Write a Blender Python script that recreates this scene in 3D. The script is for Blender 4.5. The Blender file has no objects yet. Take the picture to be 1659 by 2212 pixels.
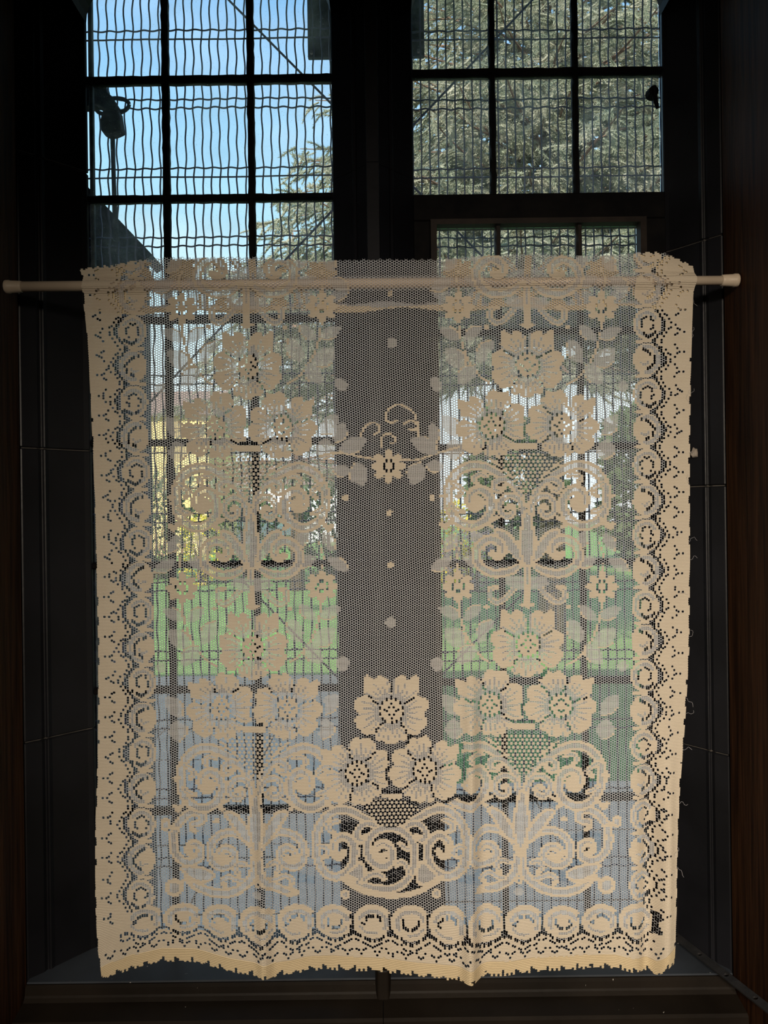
import bpy, math, random
import numpy as np
from mathutils import Vector, Matrix

random.seed(7)
rng = np.random.default_rng(7)
SC = bpy.context.scene
COL = SC.collection
PI = math.pi

# ------------------------------------------------------------------ camera
F = 1663.0                       # focal length in pixels of the 1659 x 2212 frame
ROLL = math.radians(0.75)
cam_d = bpy.data.cameras.new('camera')
cam_d.sensor_fit = 'VERTICAL'
cam_d.sensor_height = 36.0
cam_d.lens = 36.0 * F / 2212.0
cam_d.clip_start = 0.02
cam_d.clip_end = 400
cam = bpy.data.objects.new('camera', cam_d)
COL.objects.link(cam)
cam.matrix_world = Matrix.Rotation(PI/2, 4, 'X') @ Matrix.Rotation(-ROLL, 4, 'Z')
SC.camera = cam

# ------------------------------------------------------------------ view
SC.view_settings.view_transform = 'Standard'
SC.view_settings.look = 'None'
SC.view_settings.exposure = 0.0
SC.view_settings.gamma = 1.0
SC.view_settings.use_curve_mapping = False

# ------------------------------------------------------------------ sky
world = bpy.data.worlds.new('sky')
SC.world = world
world.use_nodes = True
nt = world.node_tree
nt.nodes.clear()
tc = nt.nodes.new('ShaderNodeTexCoord')
sep = nt.nodes.new('ShaderNodeSeparateXYZ')
nt.links.new(tc.outputs['Generated'], sep.inputs[0])
ramp = nt.nodes.new('ShaderNodeValToRGB')
cr = ramp.color_ramp
cr.elements[0].position = 0.0
cr.elements[0].color = (0.86, 0.90, 0.92, 1)
cr.elements[1].position = 1.0
cr.elements[1].color = (0.20, 0.42, 0.80, 1)
for p_, c_ in ((0.16, (0.78, 0.90, 0.94, 1)), (0.30, (0.52, 0.82, 0.94, 1)), (0.42, (0.39, 0.70, 0.95, 1)), (0.56, (0.25, 0.54, 0.92, 1))):
    e = cr.elements.new(p_)
    e.color = c_
nt.links.new(sep.outputs['Z'], ramp.inputs['Fac'])
mp = nt.nodes.new('ShaderNodeMapping')
mp.inputs['Scale'].default_value = (1.0, 1.0, 2.4)
mp.inputs['Location'].default_value = (1.7, 0.4, 0.9)
nt.links.new(tc.outputs['Generated'], mp.inputs[0])
cn = nt.nodes.new('ShaderNodeTexNoise')
cn.inputs['Scale'].default_value = 2.6
cn.inputs['Detail'].default_value = 6
nt.links.new(mp.outputs[0], cn.inputs['Vector'])
cramp = nt.nodes.new('ShaderNodeValToRGB')
cramp.color_ramp.elements[0].position = 0.46
cramp.color_ramp.elements[1].position = 0.72
nt.links.new(cn.outputs['Fac'], cramp.inputs['Fac'])
cmix = nt.nodes.new('ShaderNodeMix')
cmix.data_type = 'RGBA'
cel = nt.nodes.new('ShaderNodeMapRange')
cel.inputs[1].default_value = 0.18; cel.inputs[2].default_value = 0.50; cel.inputs[3].default_value = 1.0; cel.inputs[4].default_value = 0.30
nt.links.new(sep.outputs['Z'], cel.inputs[0])
cmu = nt.nodes.new('ShaderNodeMath'); cmu.operation = 'MULTIPLY'
nt.links.new(cramp.outputs['Color'], cmu.inputs[0]); nt.links.new(cel.outputs[0], cmu.inputs[1])
nt.links.new(cmu.outputs[0], cmix.inputs['Factor'])
nt.links.new(ramp.outputs['Color'], cmix.inputs['A'])
cmix.inputs['B'].default_value = (0.94, 0.96, 0.97, 1)
bg = nt.nodes.new('ShaderNodeBackground')
bg.inputs['Strength'].default_value = 1.25
nt.links.new(cmix.outputs['Result'], bg.inputs['Color'])
wo = nt.nodes.new('ShaderNodeOutputWorld')
nt.links.new(bg.outputs[0], wo.inputs[0])

# ------------------------------------------------------------------ sun (behind the building, over the camera's shoulder)
sun_d = bpy.data.lights.new('sun', 'SUN')
sun_d.energy = 7.5
sun_d.angle = math.radians(0.6)
sun_d.color = (1.0, 0.95, 0.85)
sun = bpy.data.objects.new('sun', sun_d)
COL.objects.link(sun)
sun.rotation_euler = Vector((0.16, 0.75, -0.53)).to_track_quat('-Z', 'Y').to_euler()

# ------------------------------------------------------------------ warm room lamp (unseen, behind the camera, well below the ceiling; no fixture built)
lamp_d = bpy.data.lights.new('room_lamp_light', 'AREA')
lamp_d.shape = 'DISK'
lamp_d.size = 0.28
lamp_d.energy = 10.8
lamp_d.spread = math.radians(52)
lamp_d.color = (1.0, 0.86, 0.69)
lamp = bpy.data.objects.new('room_lamp_light', lamp_d)
COL.objects.link(lamp)
LAMP = Vector((0.02, -2.0, 0.56))
lamp.location = LAMP
lamp.rotation_euler = (Vector((0.42, 1.24, -0.62)) - LAMP).to_track_quat('-Z', 'Y').to_euler()

# ================================================================== helpers
def W(x, y, Y):
    """point at depth Y that the photograph shows at pixel (x, y)"""
    dx, dy = x - 829.5, 1106.0 - y
    c, s = math.cos(-ROLL), math.sin(-ROLL)
    return Vector(((c*dx - s*dy)*Y/F, Y, (s*dx + c*dy)*Y/F))

def origin(o):
    v = Vector((0, 0, 0))
    while o is not None:
        v = v + Vector(o.location)
        o = o.parent
    return v

def tag(o, label=None, cat=None, group=None, kind=None):
    if label: o['label'] = label
    if cat: o['category'] = cat
    if group: o['group'] = group
    if kind: o['kind'] = kind
    return o

def empty(name, loc, label=None, cat=None, group=None, kind=None):
    o = bpy.data.objects.new(name, None)
    o.empty_display_size = 0.05
    COL.objects.link(o)
    o.location = loc
    return tag(o, label, cat, group, kind)

def link(name, me, mat=None, parent=None, loc=None, smooth=False):
    o = bpy.data.objects.new(name, me)
    COL.objects.link(o)
    if mat is not None and len(me.materials) == 0:
        for m in (mat if isinstance(mat, (list, tuple)) else [mat]):
            me.materials.append(m)
    if parent is not None:
        o.parent = parent
    if loc is not None:
        o.location = loc
    if smooth:
        me.polygons.foreach_set('use_smooth', [True]*len(me.polygons))
    return o

def mesh(name, verts, faces, mat=None, parent=None, smooth=False, base=None):
    """verts in world space; stored relative to the parent's origin or to base"""
    off = origin(parent) if parent is not None else (Vector(base) if base is not None else Vector((0, 0, 0)))
    me = bpy.data.meshes.new(name)
    me.from_pydata([tuple(Vector(v) - off) for v in verts], [], faces)
    me.update()
    o = link(name, me, mat, parent, None, smooth)
    if parent is None and base is not None:
        o.location = base
    return o

def box_vf(x0, x1, y0, y1, z0, z1):
    v = [(x0,y0,z0),(x1,y0,z0),(x1,y1,z0),(x0,y1,z0),(x0,y0,z1),(x1,y0,z1),(x1,y1,z1),(x0,y1,z1)]
    f = [(3,2,1,0),(4,5,6,7),(0,1,5,4),(1,2,6,5),(2,3,7,6),(3,0,4,7)]
    return v, f

def bevel(o, w, seg=2):
    m = o.modifiers.new('bevel', 'BEVEL')
    m.width = w
    m.segments = seg
    m.limit_method = 'ANGLE'
    return o

def tube_vf(pts, r, n=8, caps=True, squash=1.0):
    """tube along points; r scalar or list"""
    V, Fc = [], []
    pts = [Vector(p) for p in pts]
    up = Vector((0, 0, 1))
    prev = None
    for k, p in enumerate(pts):
        t = (pts[min(k+1, len(pts)-1)] - pts[max(k-1, 0)]).normalized()
        if prev is None:
            a = t.cross(up)
            if a.length < 1e-3: a = t.cross(Vector((0, 1, 0)))
        else:
            a = prev - t*prev.dot(t)
        a.normalize(); prev = a
        b = t.cross(a)
        rr = r[k] if isinstance(r, (list, tuple)) else r
        for q in range(n):
            an = 2*PI*q/n
            V.append(p + a*math.cos(an)*rr + b*math.sin(an)*rr*squash)
    for k in range(len(pts)-1):
        for q in range(n):
            Fc.append((k*n+q, k*n+(q+1) % n, (k+1)*n+(q+1) % n, (k+1)*n+q))
    if caps:
        Fc.append(tuple(range(n-1, -1, -1)))
        Fc.append(tuple((len(pts)-1)*n+q for q in range(n)))
    return V, Fc

def merge(*vfs):
    V, Fc = [], []
    for v, f in vfs:
        o = len(V)
        V += list(v)
        Fc += [tuple(i+o for i in ff) for ff in f]
    return V, Fc

def prism_z(plan, z0, z1):
    n = len(plan)
    v = [(x, y, z0) for x, y in plan] + [(x, y, z1) for x, y in plan]
    f = [tuple(range(n-1, -1, -1)), tuple(range(n, 2*n))]
    f += [(i, (i+1) % n, n+(i+1) % n, n+i) for i in range(n)]
    return v, f

# ------------------------------------------------------------------ materials
def nodes_of(m):
    m.use_nodes = True
    return m.node_tree, m.node_tree.nodes['Principled BSDF']

def mat_noise(name, c1, c2, scale=8.0, rough=0.6, spec=0.5, bump=0.0, detail=5, stretch=(1,1,1), lo=0.35, hi=0.65, coat=0.0, metal=0.0, bscale=None):
    m = bpy.data.materials.new(name)
    t, b = nodes_of(m)
    co = t.nodes.new('ShaderNodeTexCoord')
    ma = t.nodes.new('ShaderNodeMapping')
    ma.inputs['Scale'].default_value = stretch
    t.links.new(co.outputs['Object'], ma.inputs[0])
    n = t.nodes.new('ShaderNodeTexNoise')
    n.inputs['Scale'].default_value = scale
    n.inputs['Detail'].default_value = detail
    t.links.new(ma.outputs[0], n.inputs['Vector'])
    r = t.nodes.new('ShaderNodeValToRGB')
    r.color_ramp.elements[0].position = lo
    r.color_ramp.elements[0].color = (*c1, 1)
    r.color_ramp.elements[1].position = hi
    r.color_ramp.elements[1].color = (*c2, 1)
    t.links.new(n.outputs['Fac'], r.inputs['Fac'])
    t.links.new(r.outputs['Color'], b.inputs['Base Color'])
    b.inputs['Roughness'].default_value = rough
    b.inputs['Specular IOR Level'].default_value = spec
    b.inputs['Metallic'].default_value = metal
    b.inputs['Coat Weight'].default_value = coat
    if bump:
        n2 = t.nodes.new('ShaderNodeTexNoise')
        n2.inputs['Scale'].default_value = bscale or scale*4
        n2.inputs['Detail'].default_value = 4
        t.links.new(ma.outputs[0], n2.inputs['Vector'])
        bp = t.nodes.new('ShaderNodeBump')
        bp.inputs['Strength'].default_value = bump
        bp.inputs['Distance'].default_value = 0.004
        t.links.new(n2.outputs['Fac'], bp.inputs['Height'])
        t.links.new(bp.outputs[0], b.inputs['Normal'])
    return m

def mat_paint(name, c, fleck=(0.35, 0.33, 0.30), thr=0.80, rough=0.55, spec=0.10):
    """dark painted stone with sparse pale flecks of chipped paint"""
    m = mat_noise(name, tuple(x*0.6 for x in c), tuple(x*1.35 for x in c), 5.0, rough, spec, 0.10, bscale=60)
    t = m.node_tree
    b = t.nodes['Principled BSDF']
    base = b.inputs['Base Color'].links[0].from_socket
    co = t.nodes.new('ShaderNodeTexCoord')
    n = t.nodes.new('ShaderNodeTexNoise')
    n.inputs['Scale'].default_value = 90
    n.inputs['Detail'].default_value = 3
    t.links.new(co.outputs['Object'], n.inputs['Vector'])
    r = t.nodes.new('ShaderNodeValToRGB')
    r.color_ramp.elements[0].position = thr
    r.color_ramp.elements[1].position = thr + 0.012
    t.links.new(n.outputs['Fac'], r.inputs['Fac'])
    x = t.nodes.new('ShaderNodeMix')
    x.data_type = 'RGBA'
    t.links.new(r.outputs['Color'], x.inputs['Factor'])
    t.links.new(base, x.inputs['A'])
    x.inputs['B'].default_value = (*fleck, 1)
    t.links.new(x.outputs['Result'], b.inputs['Base Color'])
    return m

M = {}
M['stone'] = mat_paint('dark_painted_stone', (0.0068, 0.0070, 0.0090), spec=0.3, rough=0.40)
M['stone2'] = mat_paint('dark_painted_mullion', (0.0048, 0.0052, 0.0075), thr=0.82)
M['sill'] = mat_paint('worn_skylit_sill', (0.030, 0.036, 0.046), thr=0.73, spec=0.25)  # skylight on the sill top put into a lighter, bluer base colour
M['moulding'] = mat_paint('dark_moulding_paint', (0.0105, 0.0078, 0.0056), thr=0.76, spec=0.12)
M['joint'] = mat_noise('pale_mortar', (0.05, 0.045, 0.04), (0.09, 0.08, 0.07), 40)
M['iron'] = mat_noise('black_iron', (0.002, 0.002, 0.0025), (0.005, 0.0045, 0.0045), 30, 0.7, 0.06, 0.10)
M['casement'] = mat_noise('dark_brown_casement_paint', (0.008, 0.0055, 0.0042), (0.016, 0.011, 0.008), 30, 0.6, 0.15, 0.1)
M['wood'] = mat_noise('dark_oak', (0.020, 0.0085, 0.0038), (0.060, 0.025, 0.0105), 16, 0.6, 0.08, 0.2, stretch=(6, 6, 0.35), bscale=30)
M['plaster'] = mat_noise('room_plaster', (0.20, 0.17, 0.14), (0.26, 0.22, 0.18), 3, 0.9)
M['floor'] = mat_noise('floor_boards', (0.06, 0.035, 0.02), (0.10, 0.06, 0.035), 6, 0.5, stretch=(1, 8, 1))
M['wire'] = mat_noise('galvanised_wire', (0.055, 0.055, 0.10), (0.10, 0.10, 0.16), 60, 0.55, 0.4, metal=0.2)
M['rod'] = mat_noise('ivory_plastic', (0.50, 0.41, 0.31), (0.58, 0.48, 0.37), 12, 0.45, 0.3)
M['cast'] = mat_noise('weathered_cast_iron', (0.02, 0.026, 0.03), (0.09, 0.10, 0.105), 55, 0.8, 0.2, 0.4, lo=0.4, hi=0.75)
M['slate'] = mat_noise('weathered_stone', (0.035, 0.045, 0.055), (0.14, 0.15, 0.155), 45, 0.9, 0.1, 0.4, lo=0.42, hi=0.8)
M['stay'] = mat_noise('black_steel_stay', (0.012, 0.012, 0.013), (0.022, 0.021, 0.022), 30, 0.5, 0.5, 0.2)
M['chip'] = mat_noise('plaster_chip', (0.20, 0.17, 0.14), (0.30, 0.26, 0.22), 60, 0.9)
M['brick'] = mat_noise('outer_wall', (0.25, 0.22, 0.20), (0.35, 0.31, 0.28), 6, 0.9)
M['lawn'] = mat_noise('lawn_grass', (0.15, 0.27, 0.075), (0.23, 0.38, 0.11), 3.0, 0.9, 0.1, 0.4, bscale=90)
M['paving'] = mat_noise('grey_paving', (0.76, 0.53, 0.39), (0.86, 0.61, 0.45), 4, 0.85, 0.2, 0.2)
M['hedge'] = mat_noise('hedge_leaves', (0.05, 0.085, 0.035), (0.12, 0.17, 0.07), 9, 0.8, 0.2)
M['forsythia'] = mat_noise('yellow_blossom', (0.62, 0.50, 0.05), (0.80, 0.68, 0.12), 9, 0.8, 0.2)
M['pink'] = mat_noise('pink_blossom', (0.55, 0.30, 0.32), (0.75, 0.50, 0.52), 9, 0.8, 0.2)
M['house'] = mat_noise('yellow_render', (0.74, 0.50, 0.20), (0.82, 0.58, 0.26), 2, 0.9)
M['house2'] = mat_noise('white_render', (0.78, 0.78, 0.78), (0.86, 0.85, 0.83), 2, 0.9)
M['roof'] = mat_noise('roof_tiles', (0.20, 0.13, 0.10), (0.30, 0.20, 0.15), 5, 0.9)
M['pane_far'] = mat_noise('far_window_glass', (0.05, 0.06, 0.08), (0.09, 0.10, 0.12), 2, 0.1)
M['bark'] = mat_noise('spruce_bark', (0.16, 0.09, 0.06), (0.30, 0.19, 0.13), 14, 0.9, 0.1, 0.5)

def mat_leaf(name, cols, scale, trans=0.35):
    m = bpy.data.materials.new(name)
    m.use_nodes = True
    t = m.node_tree
    b = t.nodes['Principled BSDF']
    co = t.nodes.new('ShaderNodeTexCoord')
    n = t.nodes.new('ShaderNodeTexNoise')
    n.inputs['Scale'].default_value = scale
    n.inputs['Detail'].default_value = 3
    t.links.new(co.outputs['Object'], n.inputs['Vector'])
    r = t.nodes.new('ShaderNodeValToRGB')
    els = r.color_ramp.elements
    els[0].position = 0.32; els[0].color = (*cols[0], 1)
    els[1].position = 0.68; els[1].color = (*cols[-1], 1)
    for k, c in enumerate(cols[1:-1]):
        e = els.new(0.32 + 0.36*(k+1)/(len(cols)-1)); e.color = (*c, 1)
    t.links.new(n.outputs['Fac'], r.inputs['Fac'])
    t.links.new(r.outputs['Color'], b.inputs['Base Color'])
    b.inputs['Roughness'].default_value = 0.75
    b.inputs['Specular IOR Level'].default_value = 0.2
    tr = t.nodes.new('ShaderNodeBsdfTranslucent')
    t.links.new(r.outputs['Color'], tr.inputs['Color'])
    mx = t.nodes.new('ShaderNodeMixShader')
    mx.inputs[0].default_value = trans
    t.links.new(b.outputs[0], mx.inputs[1])
    t.links.new(tr.outputs[0], mx.inputs[2])
    t.links.new(mx.outputs[0], t.nodes['Material Output'].inputs[0])
    return m
M['needles'] = mat_leaf('spruce_needles', [(0.24, 0.26, 0.18), (0.40, 0.415, 0.29), (0.50, 0.485, 0.36), (0.62, 0.58, 0.45)], 2.6, 0.40)
M['bushleaf'] = mat_leaf('bush_leaves', [(0.05, 0.085, 0.03), (0.10, 0.15, 0.06), (0.16, 0.21, 0.09)], 3.0)
M['yellowleaf'] = mat_leaf('yellow_blossom_petals', [(0.6, 0.46, 0.04), (0.85, 0.70, 0.12)], 3.0)
M['pinkleaf'] = mat_leaf('pink_blossom_petals', [(0.55, 0.32, 0.33), (0.85, 0.62, 0.62)], 3.0)

def mat_glass():
    m = bpy.data.materials.new('old_window_glass')
    m.use_nodes = True
    t = m.node_tree
    t.nodes.clear()
    out = t.nodes.new('ShaderNodeOutputMaterial')
    tr = t.nodes.new('ShaderNodeBsdfTransparent')
    tr.inputs['Color'].default_value = (0.965, 0.985, 0.985, 1)
    gl = t.nodes.new('ShaderNodeBsdfGlossy')
    gl.inputs['Roughness'].default_value = 0.03
    fr = t.nodes.new('ShaderNodeFresnel')
    fr.inputs['IOR'].default_value = 1.30
    mx = t.nodes.new('ShaderNodeMixShader')
    t.links.new(fr.outputs[0], mx.inputs[0])
    t.links.new(tr.outputs[0], mx.inputs[1])
    t.links.new(gl.outputs[0], mx.inputs[2])
    # grime: thin film of dust, mottled, with small specks
    co = t.nodes.new('ShaderNodeTexCoord')
    geo = t.nodes.new('ShaderNodeNewGeometry')
    n1 = t.nodes.new('ShaderNodeTexNoise'); n1.inputs['Scale'].default_value = 14; n1.inputs['Detail'].default_value = 6
    n2 = t.nodes.new('ShaderNodeTexNoise'); n2.inputs['Scale'].default_value = 420; n2.inputs['Detail'].default_value = 2
    t.links.new(geo.outputs['Position'], n1.inputs['Vector'])
    t.links.new(geo.outputs['Position'], n2.inputs['Vector'])
    r1 = t.nodes.new('ShaderNodeMapRange'); r1.inputs[1].default_value = 0.40; r1.inputs[2].default_value = 0.75; r1.inputs[3].default_value = 0.025; r1.inputs[4].default_value = 0.11
    r2 = t.nodes.new('ShaderNodeMapRange'); r2.inputs[1].default_value = 0.68; r2.inputs[2].default_value = 0.74; r2.inputs[3].default_value = 0.0; r2.inputs[4].default_value = 0.35
    t.links.new(n1.outputs['Fac'], r1.inputs[0]); t.links.new(n2.outputs['Fac'], r2.inputs[0])
    mm = t.nodes.new('ShaderNodeMath'); mm.operation = 'MAXIMUM'
    t.links.new(r1.outputs[0], mm.inputs[0]); t.links.new(r2.outputs[0], mm.inputs[1])
    tl = t.nodes.new('ShaderNodeBsdfTranslucent'); tl.inputs['Color'].default_value = (0.80, 0.83, 0.85, 1)
    m2 = t.nodes.new('ShaderNodeMixShader')
    t.links.new(mm.outputs[0], m2.inputs[0]); t.links.new(mx.outputs[0], m2.inputs[1]); t.links.new(tl.outputs[0], m2.inputs[2])
    t.links.new(m2.outputs[0], out.inputs[0])
    return m
M['glass'] = mat_glass()

def mat_lace(name, c_lo, c_hi, trans, rib, rib_px=3.1):
    """knitted yarn: fine horizontal ribs as relief and as shading in the colour, light scattering through"""
    m = bpy.data.materials.new(name)
    m.use_nodes = True
    t = m.node_tree
    t.nodes.clear()
    out = t.nodes.new('ShaderNodeOutputMaterial')
    uv = t.nodes.new('ShaderNodeUVMap')
    uv.uv_map = 'knit'
    sp = t.nodes.new('ShaderNodeSeparateXYZ')
    t.links.new(uv.outputs[0], sp.inputs[0])
    n = t.nodes.new('ShaderNodeTexNoise')
    n.inputs['Scale'].default_value = 0.30
    n.inputs['Detail'].default_value = 3
    t.links.new(uv.outputs[0], n.inputs['Vector'])
    w = t.nodes.new('ShaderNodeMath'); w.operation = 'MULTIPLY_ADD'
    w.inputs[1].default_value = 2*PI/rib_px
    t.links.new(sp.outputs['Y'], w.inputs[0])
    nn = t.nodes.new('ShaderNodeMath'); nn.operation = 'MULTIPLY'; nn.inputs[1].default_value = 2.2
    t.links.new(n.outputs['Fac'], nn.inputs[0])
    t.links.new(nn.outputs[0], w.inputs[2])
    s = t.nodes.new('ShaderNodeMath'); s.operation = 'SINE'
    t.links.new(w.outputs[0], s.inputs[0])
    mr = t.nodes.new('ShaderNodeMapRange')
    mr.inputs[1].default_value = -1; mr.inputs[2].default_value = 1
    t.links.new(s.outputs[0], mr.inputs[0])
    n3 = t.nodes.new('ShaderNodeTexNoise')
    n3.inputs['Scale'].default_value = 0.02
    t.links.new(uv.outputs[0], n3.inputs['Vector'])
    mul = t.nodes.new('ShaderNodeMath'); mul.operation = 'MULTIPLY'; mul.inputs[1].default_value = rib
    t.links.new(mr.outputs[0], mul.inputs[0])
    ad = t.nodes.new('ShaderNodeMath'); ad.operation = 'MULTIPLY_ADD'; ad.inputs[1].default_value = 1-rib
    t.links.new(n3.outputs['Fac'], ad.inputs[0]); t.links.new(mul.outputs[0], ad.inputs[2])
    mc = t.nodes.new('ShaderNodeMix'); mc.data_type = 'RGBA'
    mc.inputs['A'].default_value = (*c_lo, 1); mc.inputs['B'].default_value = (*c_hi, 1)
    t.links.new(ad.outputs[0], mc.inputs['Factor'])  # grooves between ribs darkened in colour, standing for thread shading
    bp = t.nodes.new('ShaderNodeBump')
    bp.inputs['Strength'].default_value = 0.55
    bp.inputs['Distance'].default_value = 0.0010
    t.links.new(s.outputs[0], bp.inputs['Height'])
    d = t.nodes.new('ShaderNodeBsdfDiffuse')
    t.links.new(mc.outputs['Result'], d.inputs['Color']); t.links.new(bp.outputs[0], d.inputs['Normal'])
    tl = t.nodes.new('ShaderNodeBsdfTranslucent')
    t.links.new(mc.outputs['Result'], tl.inputs['Color'])
    mx = t.nodes.new('ShaderNodeMixShader')
    mx.inputs[0].default_value = trans
    t.links.new(d.outputs[0], mx.inputs[1]); t.links.new(tl.outputs[0], mx.inputs[2])
    t.links.new(mx.outputs[0], out.inputs[0])
    return m
M['yarn_fill'] = mat_lace('cream_fill_yarn', (0.58, 0.49, 0.375), (0.86, 0.765, 0.62), 0.14, 0.7)
M['yarn_net'] = mat_lace('white_net_thread', (0.78, 0.77, 0.80), (0.90, 0.89, 0.92), 0.52, 0.3)
M['yarn_gauze'] = mat_lace('white_gauze_yarn', (0.80, 0.775, 0.76), (0.92, 0.895, 0.88), 0.40, 0.3)
M['yarn_hem'] = mat_lace('ecru_hem_yarn', (0.58, 0.46, 0.28), (0.82, 0.67, 0.44), 0.12, 0.6, 3.6)

# ================================================================== the room
EYE = 1.55
GROUND = -1.70
def struct(name, v, f, mat, parent=None, base=None):
    o = mesh(name, v, f, mat, parent, base=base)
    if parent is None: o['kind'] = 'structure'
    return o

XL, XR = -0.612, 0.577           # inner faces of the wooden casing
YW = 1.30                        # room face of the stone jambs
ZTOP, ZSILL = 1.75, -0.80
v, f = box_vf(-2.6, 2.6, -3.2, YW, -EYE-0.12, -EYE); struct('floor', v, f, M['floor'])
v, f = box_vf(-9, 9, -3.45, 1.62, 2.75, 2.95); struct('ceiling', v, f, M['plaster'])  # widened far past the room walls, unseen, to cast a broader shadow outdoors
v, f = box_vf(-2.85, 2.85, -3.45, -3.2, GROUND, 2.75); struct('wall_back', v, f, M['plaster'])
v, f = box_vf(-2.85, -2.6, -3.2, YW, GROUND, 2.75); struct('wall_left', v, f, M['plaster'])
v, f = box_vf(2.6, 2.85, -3.2, YW, GROUND, 2.75); struct('wall_right', v, f, M['plaster'])
wf = empty('wall_front', (0, YW, -EYE), kind='structure')
for nm, a in (('wall_panel', (-9, -0.76, YW, 1.45, GROUND, 2.75)), ('wall_panel', (0.73, 9, YW, 1.45, GROUND, 2.75)),
              ('wall_panel', (-0.76, 0.73, YW, 1.45, ZTOP, 2.75)), ('wall_panel', (-0.76, 0.73, YW, 1.45, GROUND, -1.0))):
    v, f = box_vf(*a); mesh(nm, v, f, M['wood'], wf)  # side panels also widened past the room, unseen, for the shadow on the terrace

# wooden casing boards either side (the rod is braced between them)
v, f = box_vf(-0.80, XL, 0.90, YW-0.002, -EYE, 1.9); bevel(struct('trim_1', v, f, M['wood']), 0.003)
v, f = box_vf(XR, 0.77, 0.90, YW-0.002, -EYE, 1.9); bevel(struct('trim_2', v, f, M['wood']), 0.003)

# ---- stone jambs: splayed blocks with open joints
YG = 1.40                        # glass plane
GL = W(192, 1106, YG).x + 0.010  # clear edges of the two lights at mid height
LM0 = W(729, 1106, YG).x
LM1 = W(902, 1106, YG).x
GR = W(1436, 1106, YG).x
def jamb(name, xe, xn, xo, label_side, joints):
    s = 1 if xn > xe else -1
    d = abs(xn - xe)
    def X(t): return xe + s*d*t
    plan = [(X(0), YG-0.004), (X(0), YG-0.014), (X(0.10), YG-0.020), (X(0.62), YG-0.066), (X(0.66), YG-0.074), (X(0.73), YG-0.072),
            (X(0.76), YG-0.080), (X(1.0), YG-0.099), (xo, YG-0.099), (xo, YG-0.004)]
    if s > 0: plan = plan[::-1]
    t = empty(name, (X(0.5), YG, ZSILL), kind='structure')
    edges = [-1.0] + joints + [1.75]
    for a, b in zip(edges[:-1], edges[1:]):
        v, f = prism_z(plan, a+0.0012, b-0.0012)
        bevel(mesh('stone_block', v, f, M['stone'], t), 0.0015, 1)
    # mortar core behind the joints
    core = [(x + s*0.004, min(y+0.003, YG-0.005)) for x, y in plan]
    v, f = prism_z(core, -0.99, 1.74)
    mesh('mortar', v, f, M['joint'], t)
    return t
def jz(x, y, Y): return W(x, y, Y).z
jamb('trim_3', GL-0.001, XL, -0.76, 'left', [jz(40, 1605, 1.302), jz(90, 968, 1.32), jz(20, 326, 1.302)])
jamb('trim_4', GR+0.001, XR, 0.73, 'right', [jz(1590, 1632, 1.302), jz(1580, 1048, 1.302), jz(1578, 506, 1.302)])

# ---- mullion: moulded stone shaft between the lights
mc_ = (LM0+LM1)/2
hw = (LM1-LM0)/2
half = [(hw, YG+0.035), (hw, YG-0.016), (hw*0.97, YG-0.020), (hw*0.50, YG-0.052), (hw*0.47, YG-0.058), (hw*0.41, YG-0.056), (hw*0.37, YG-0.064), (hw*0.16, YG-0.078), (hw*0.14, YG-0.088)]
plan = [(mc_+x, y) for x, y in half] + [(mc_-x, y) for x, y in half[::-1]]
t = empty('trim_5', (mc_, YG, ZSILL), kind='structure')
edges = [-0.95, jz(800, 1640, 1.33), jz(800, 1000, 1.33), jz(800, 360, 1.33), 1.75]
for a, b in zip(edges[:-1], edges[1:]):
    v, f = prism_z(plan[::-1], a+0.0004, b-0.0004)
    mesh('stone_block', v, f, M['stone2'], t)

# ---- arched head over both lights (cusped shoulders, pointed apex)
def head(name, xa, xb, y_spring):
    zs = jz(450, y_spring, YG)
    pts = []
    R = 0.080
    cxm = (xa+xb)/2
    for k in range(9):
        an = PI/2*k/8
        pts.append((xa + R*(1-math.cos(an)), zs + R*math.sin(an)))
    for k in range(1, 9):
        u = k/8
        pts.append((xa + R + (cxm-xa-R)*u, zs + R + 0.24*math.sin(u*PI/2)**0.8))
    pts += [(2*cxm-x, z) for x, z in pts[::-1][1:]]
    n = len(pts)
    y0, y1 = YG-0.085, YG-0.006
    V = []
    for (x, z) in pts:
        V += [(x, y0, z), (x, y0, 1.75), (x, y1, z), (x, y1, 1.75)]
    Fc = []
    for k in range(n-1):
        a, b = 4*k, 4*k+4
        Fc += [(a, b, b+1, a+1), (a+2, a+3, b+3, b+2), (a, a+2, b+2, b), (a+1, b+1, b+3, a+3)]
    o = struct(name, V, Fc, M['stone2'])
    return o
head('trim_6', GL-0.001, LM0+0.001, 52)
head('trim_7', LM1-0.001, GR+0.001, 52)

# ---- sill: sloped stone with a moulded ledge towards the room
slab_p = [(YG+0.03, -0.772), (YG-0.005, -0.776), (1.294, -0.7825), (1.292, -0.7845), (YG+0.03, -0.7845)]
moul_p = [(YG+0.03, -0.785), (1.290, -0.785), (1.286, -0.789), (1.285, -0.800), (1.283, -0.803), (1.278, -0.808), (1.272, -0.809),
        (1.240, -0.815), (1.236, -0.819), (1.236, -0.835), (1.246, -0.86), (1.246, -1.0), (YG+0.03, -1.0)]
t = empty('trim_8', (0, 1.26, -1.0), kind='structure')
for prof, nm_, mt_ in ((slab_p, 'sill_slab', 'sill'), (moul_p, 'sill_moulding', 'moulding')):
    for xa, xb in ((XL+0.002, mc_-0.0006), (mc_+0.0006, XR-0.002)):
        V = [(xa, y, z) for y, z in prof] + [(xb, y, z) for y, z in prof]
        n = len(prof)
        Fc = [tuple(range(n)), tuple(range(2*n-1, n-1, -1))] + [(i, n+i, n+(i+1) % n, (i+1) % n) for i in range(n)]
        mesh(nm_, V, Fc, M[mt_], t)
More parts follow.
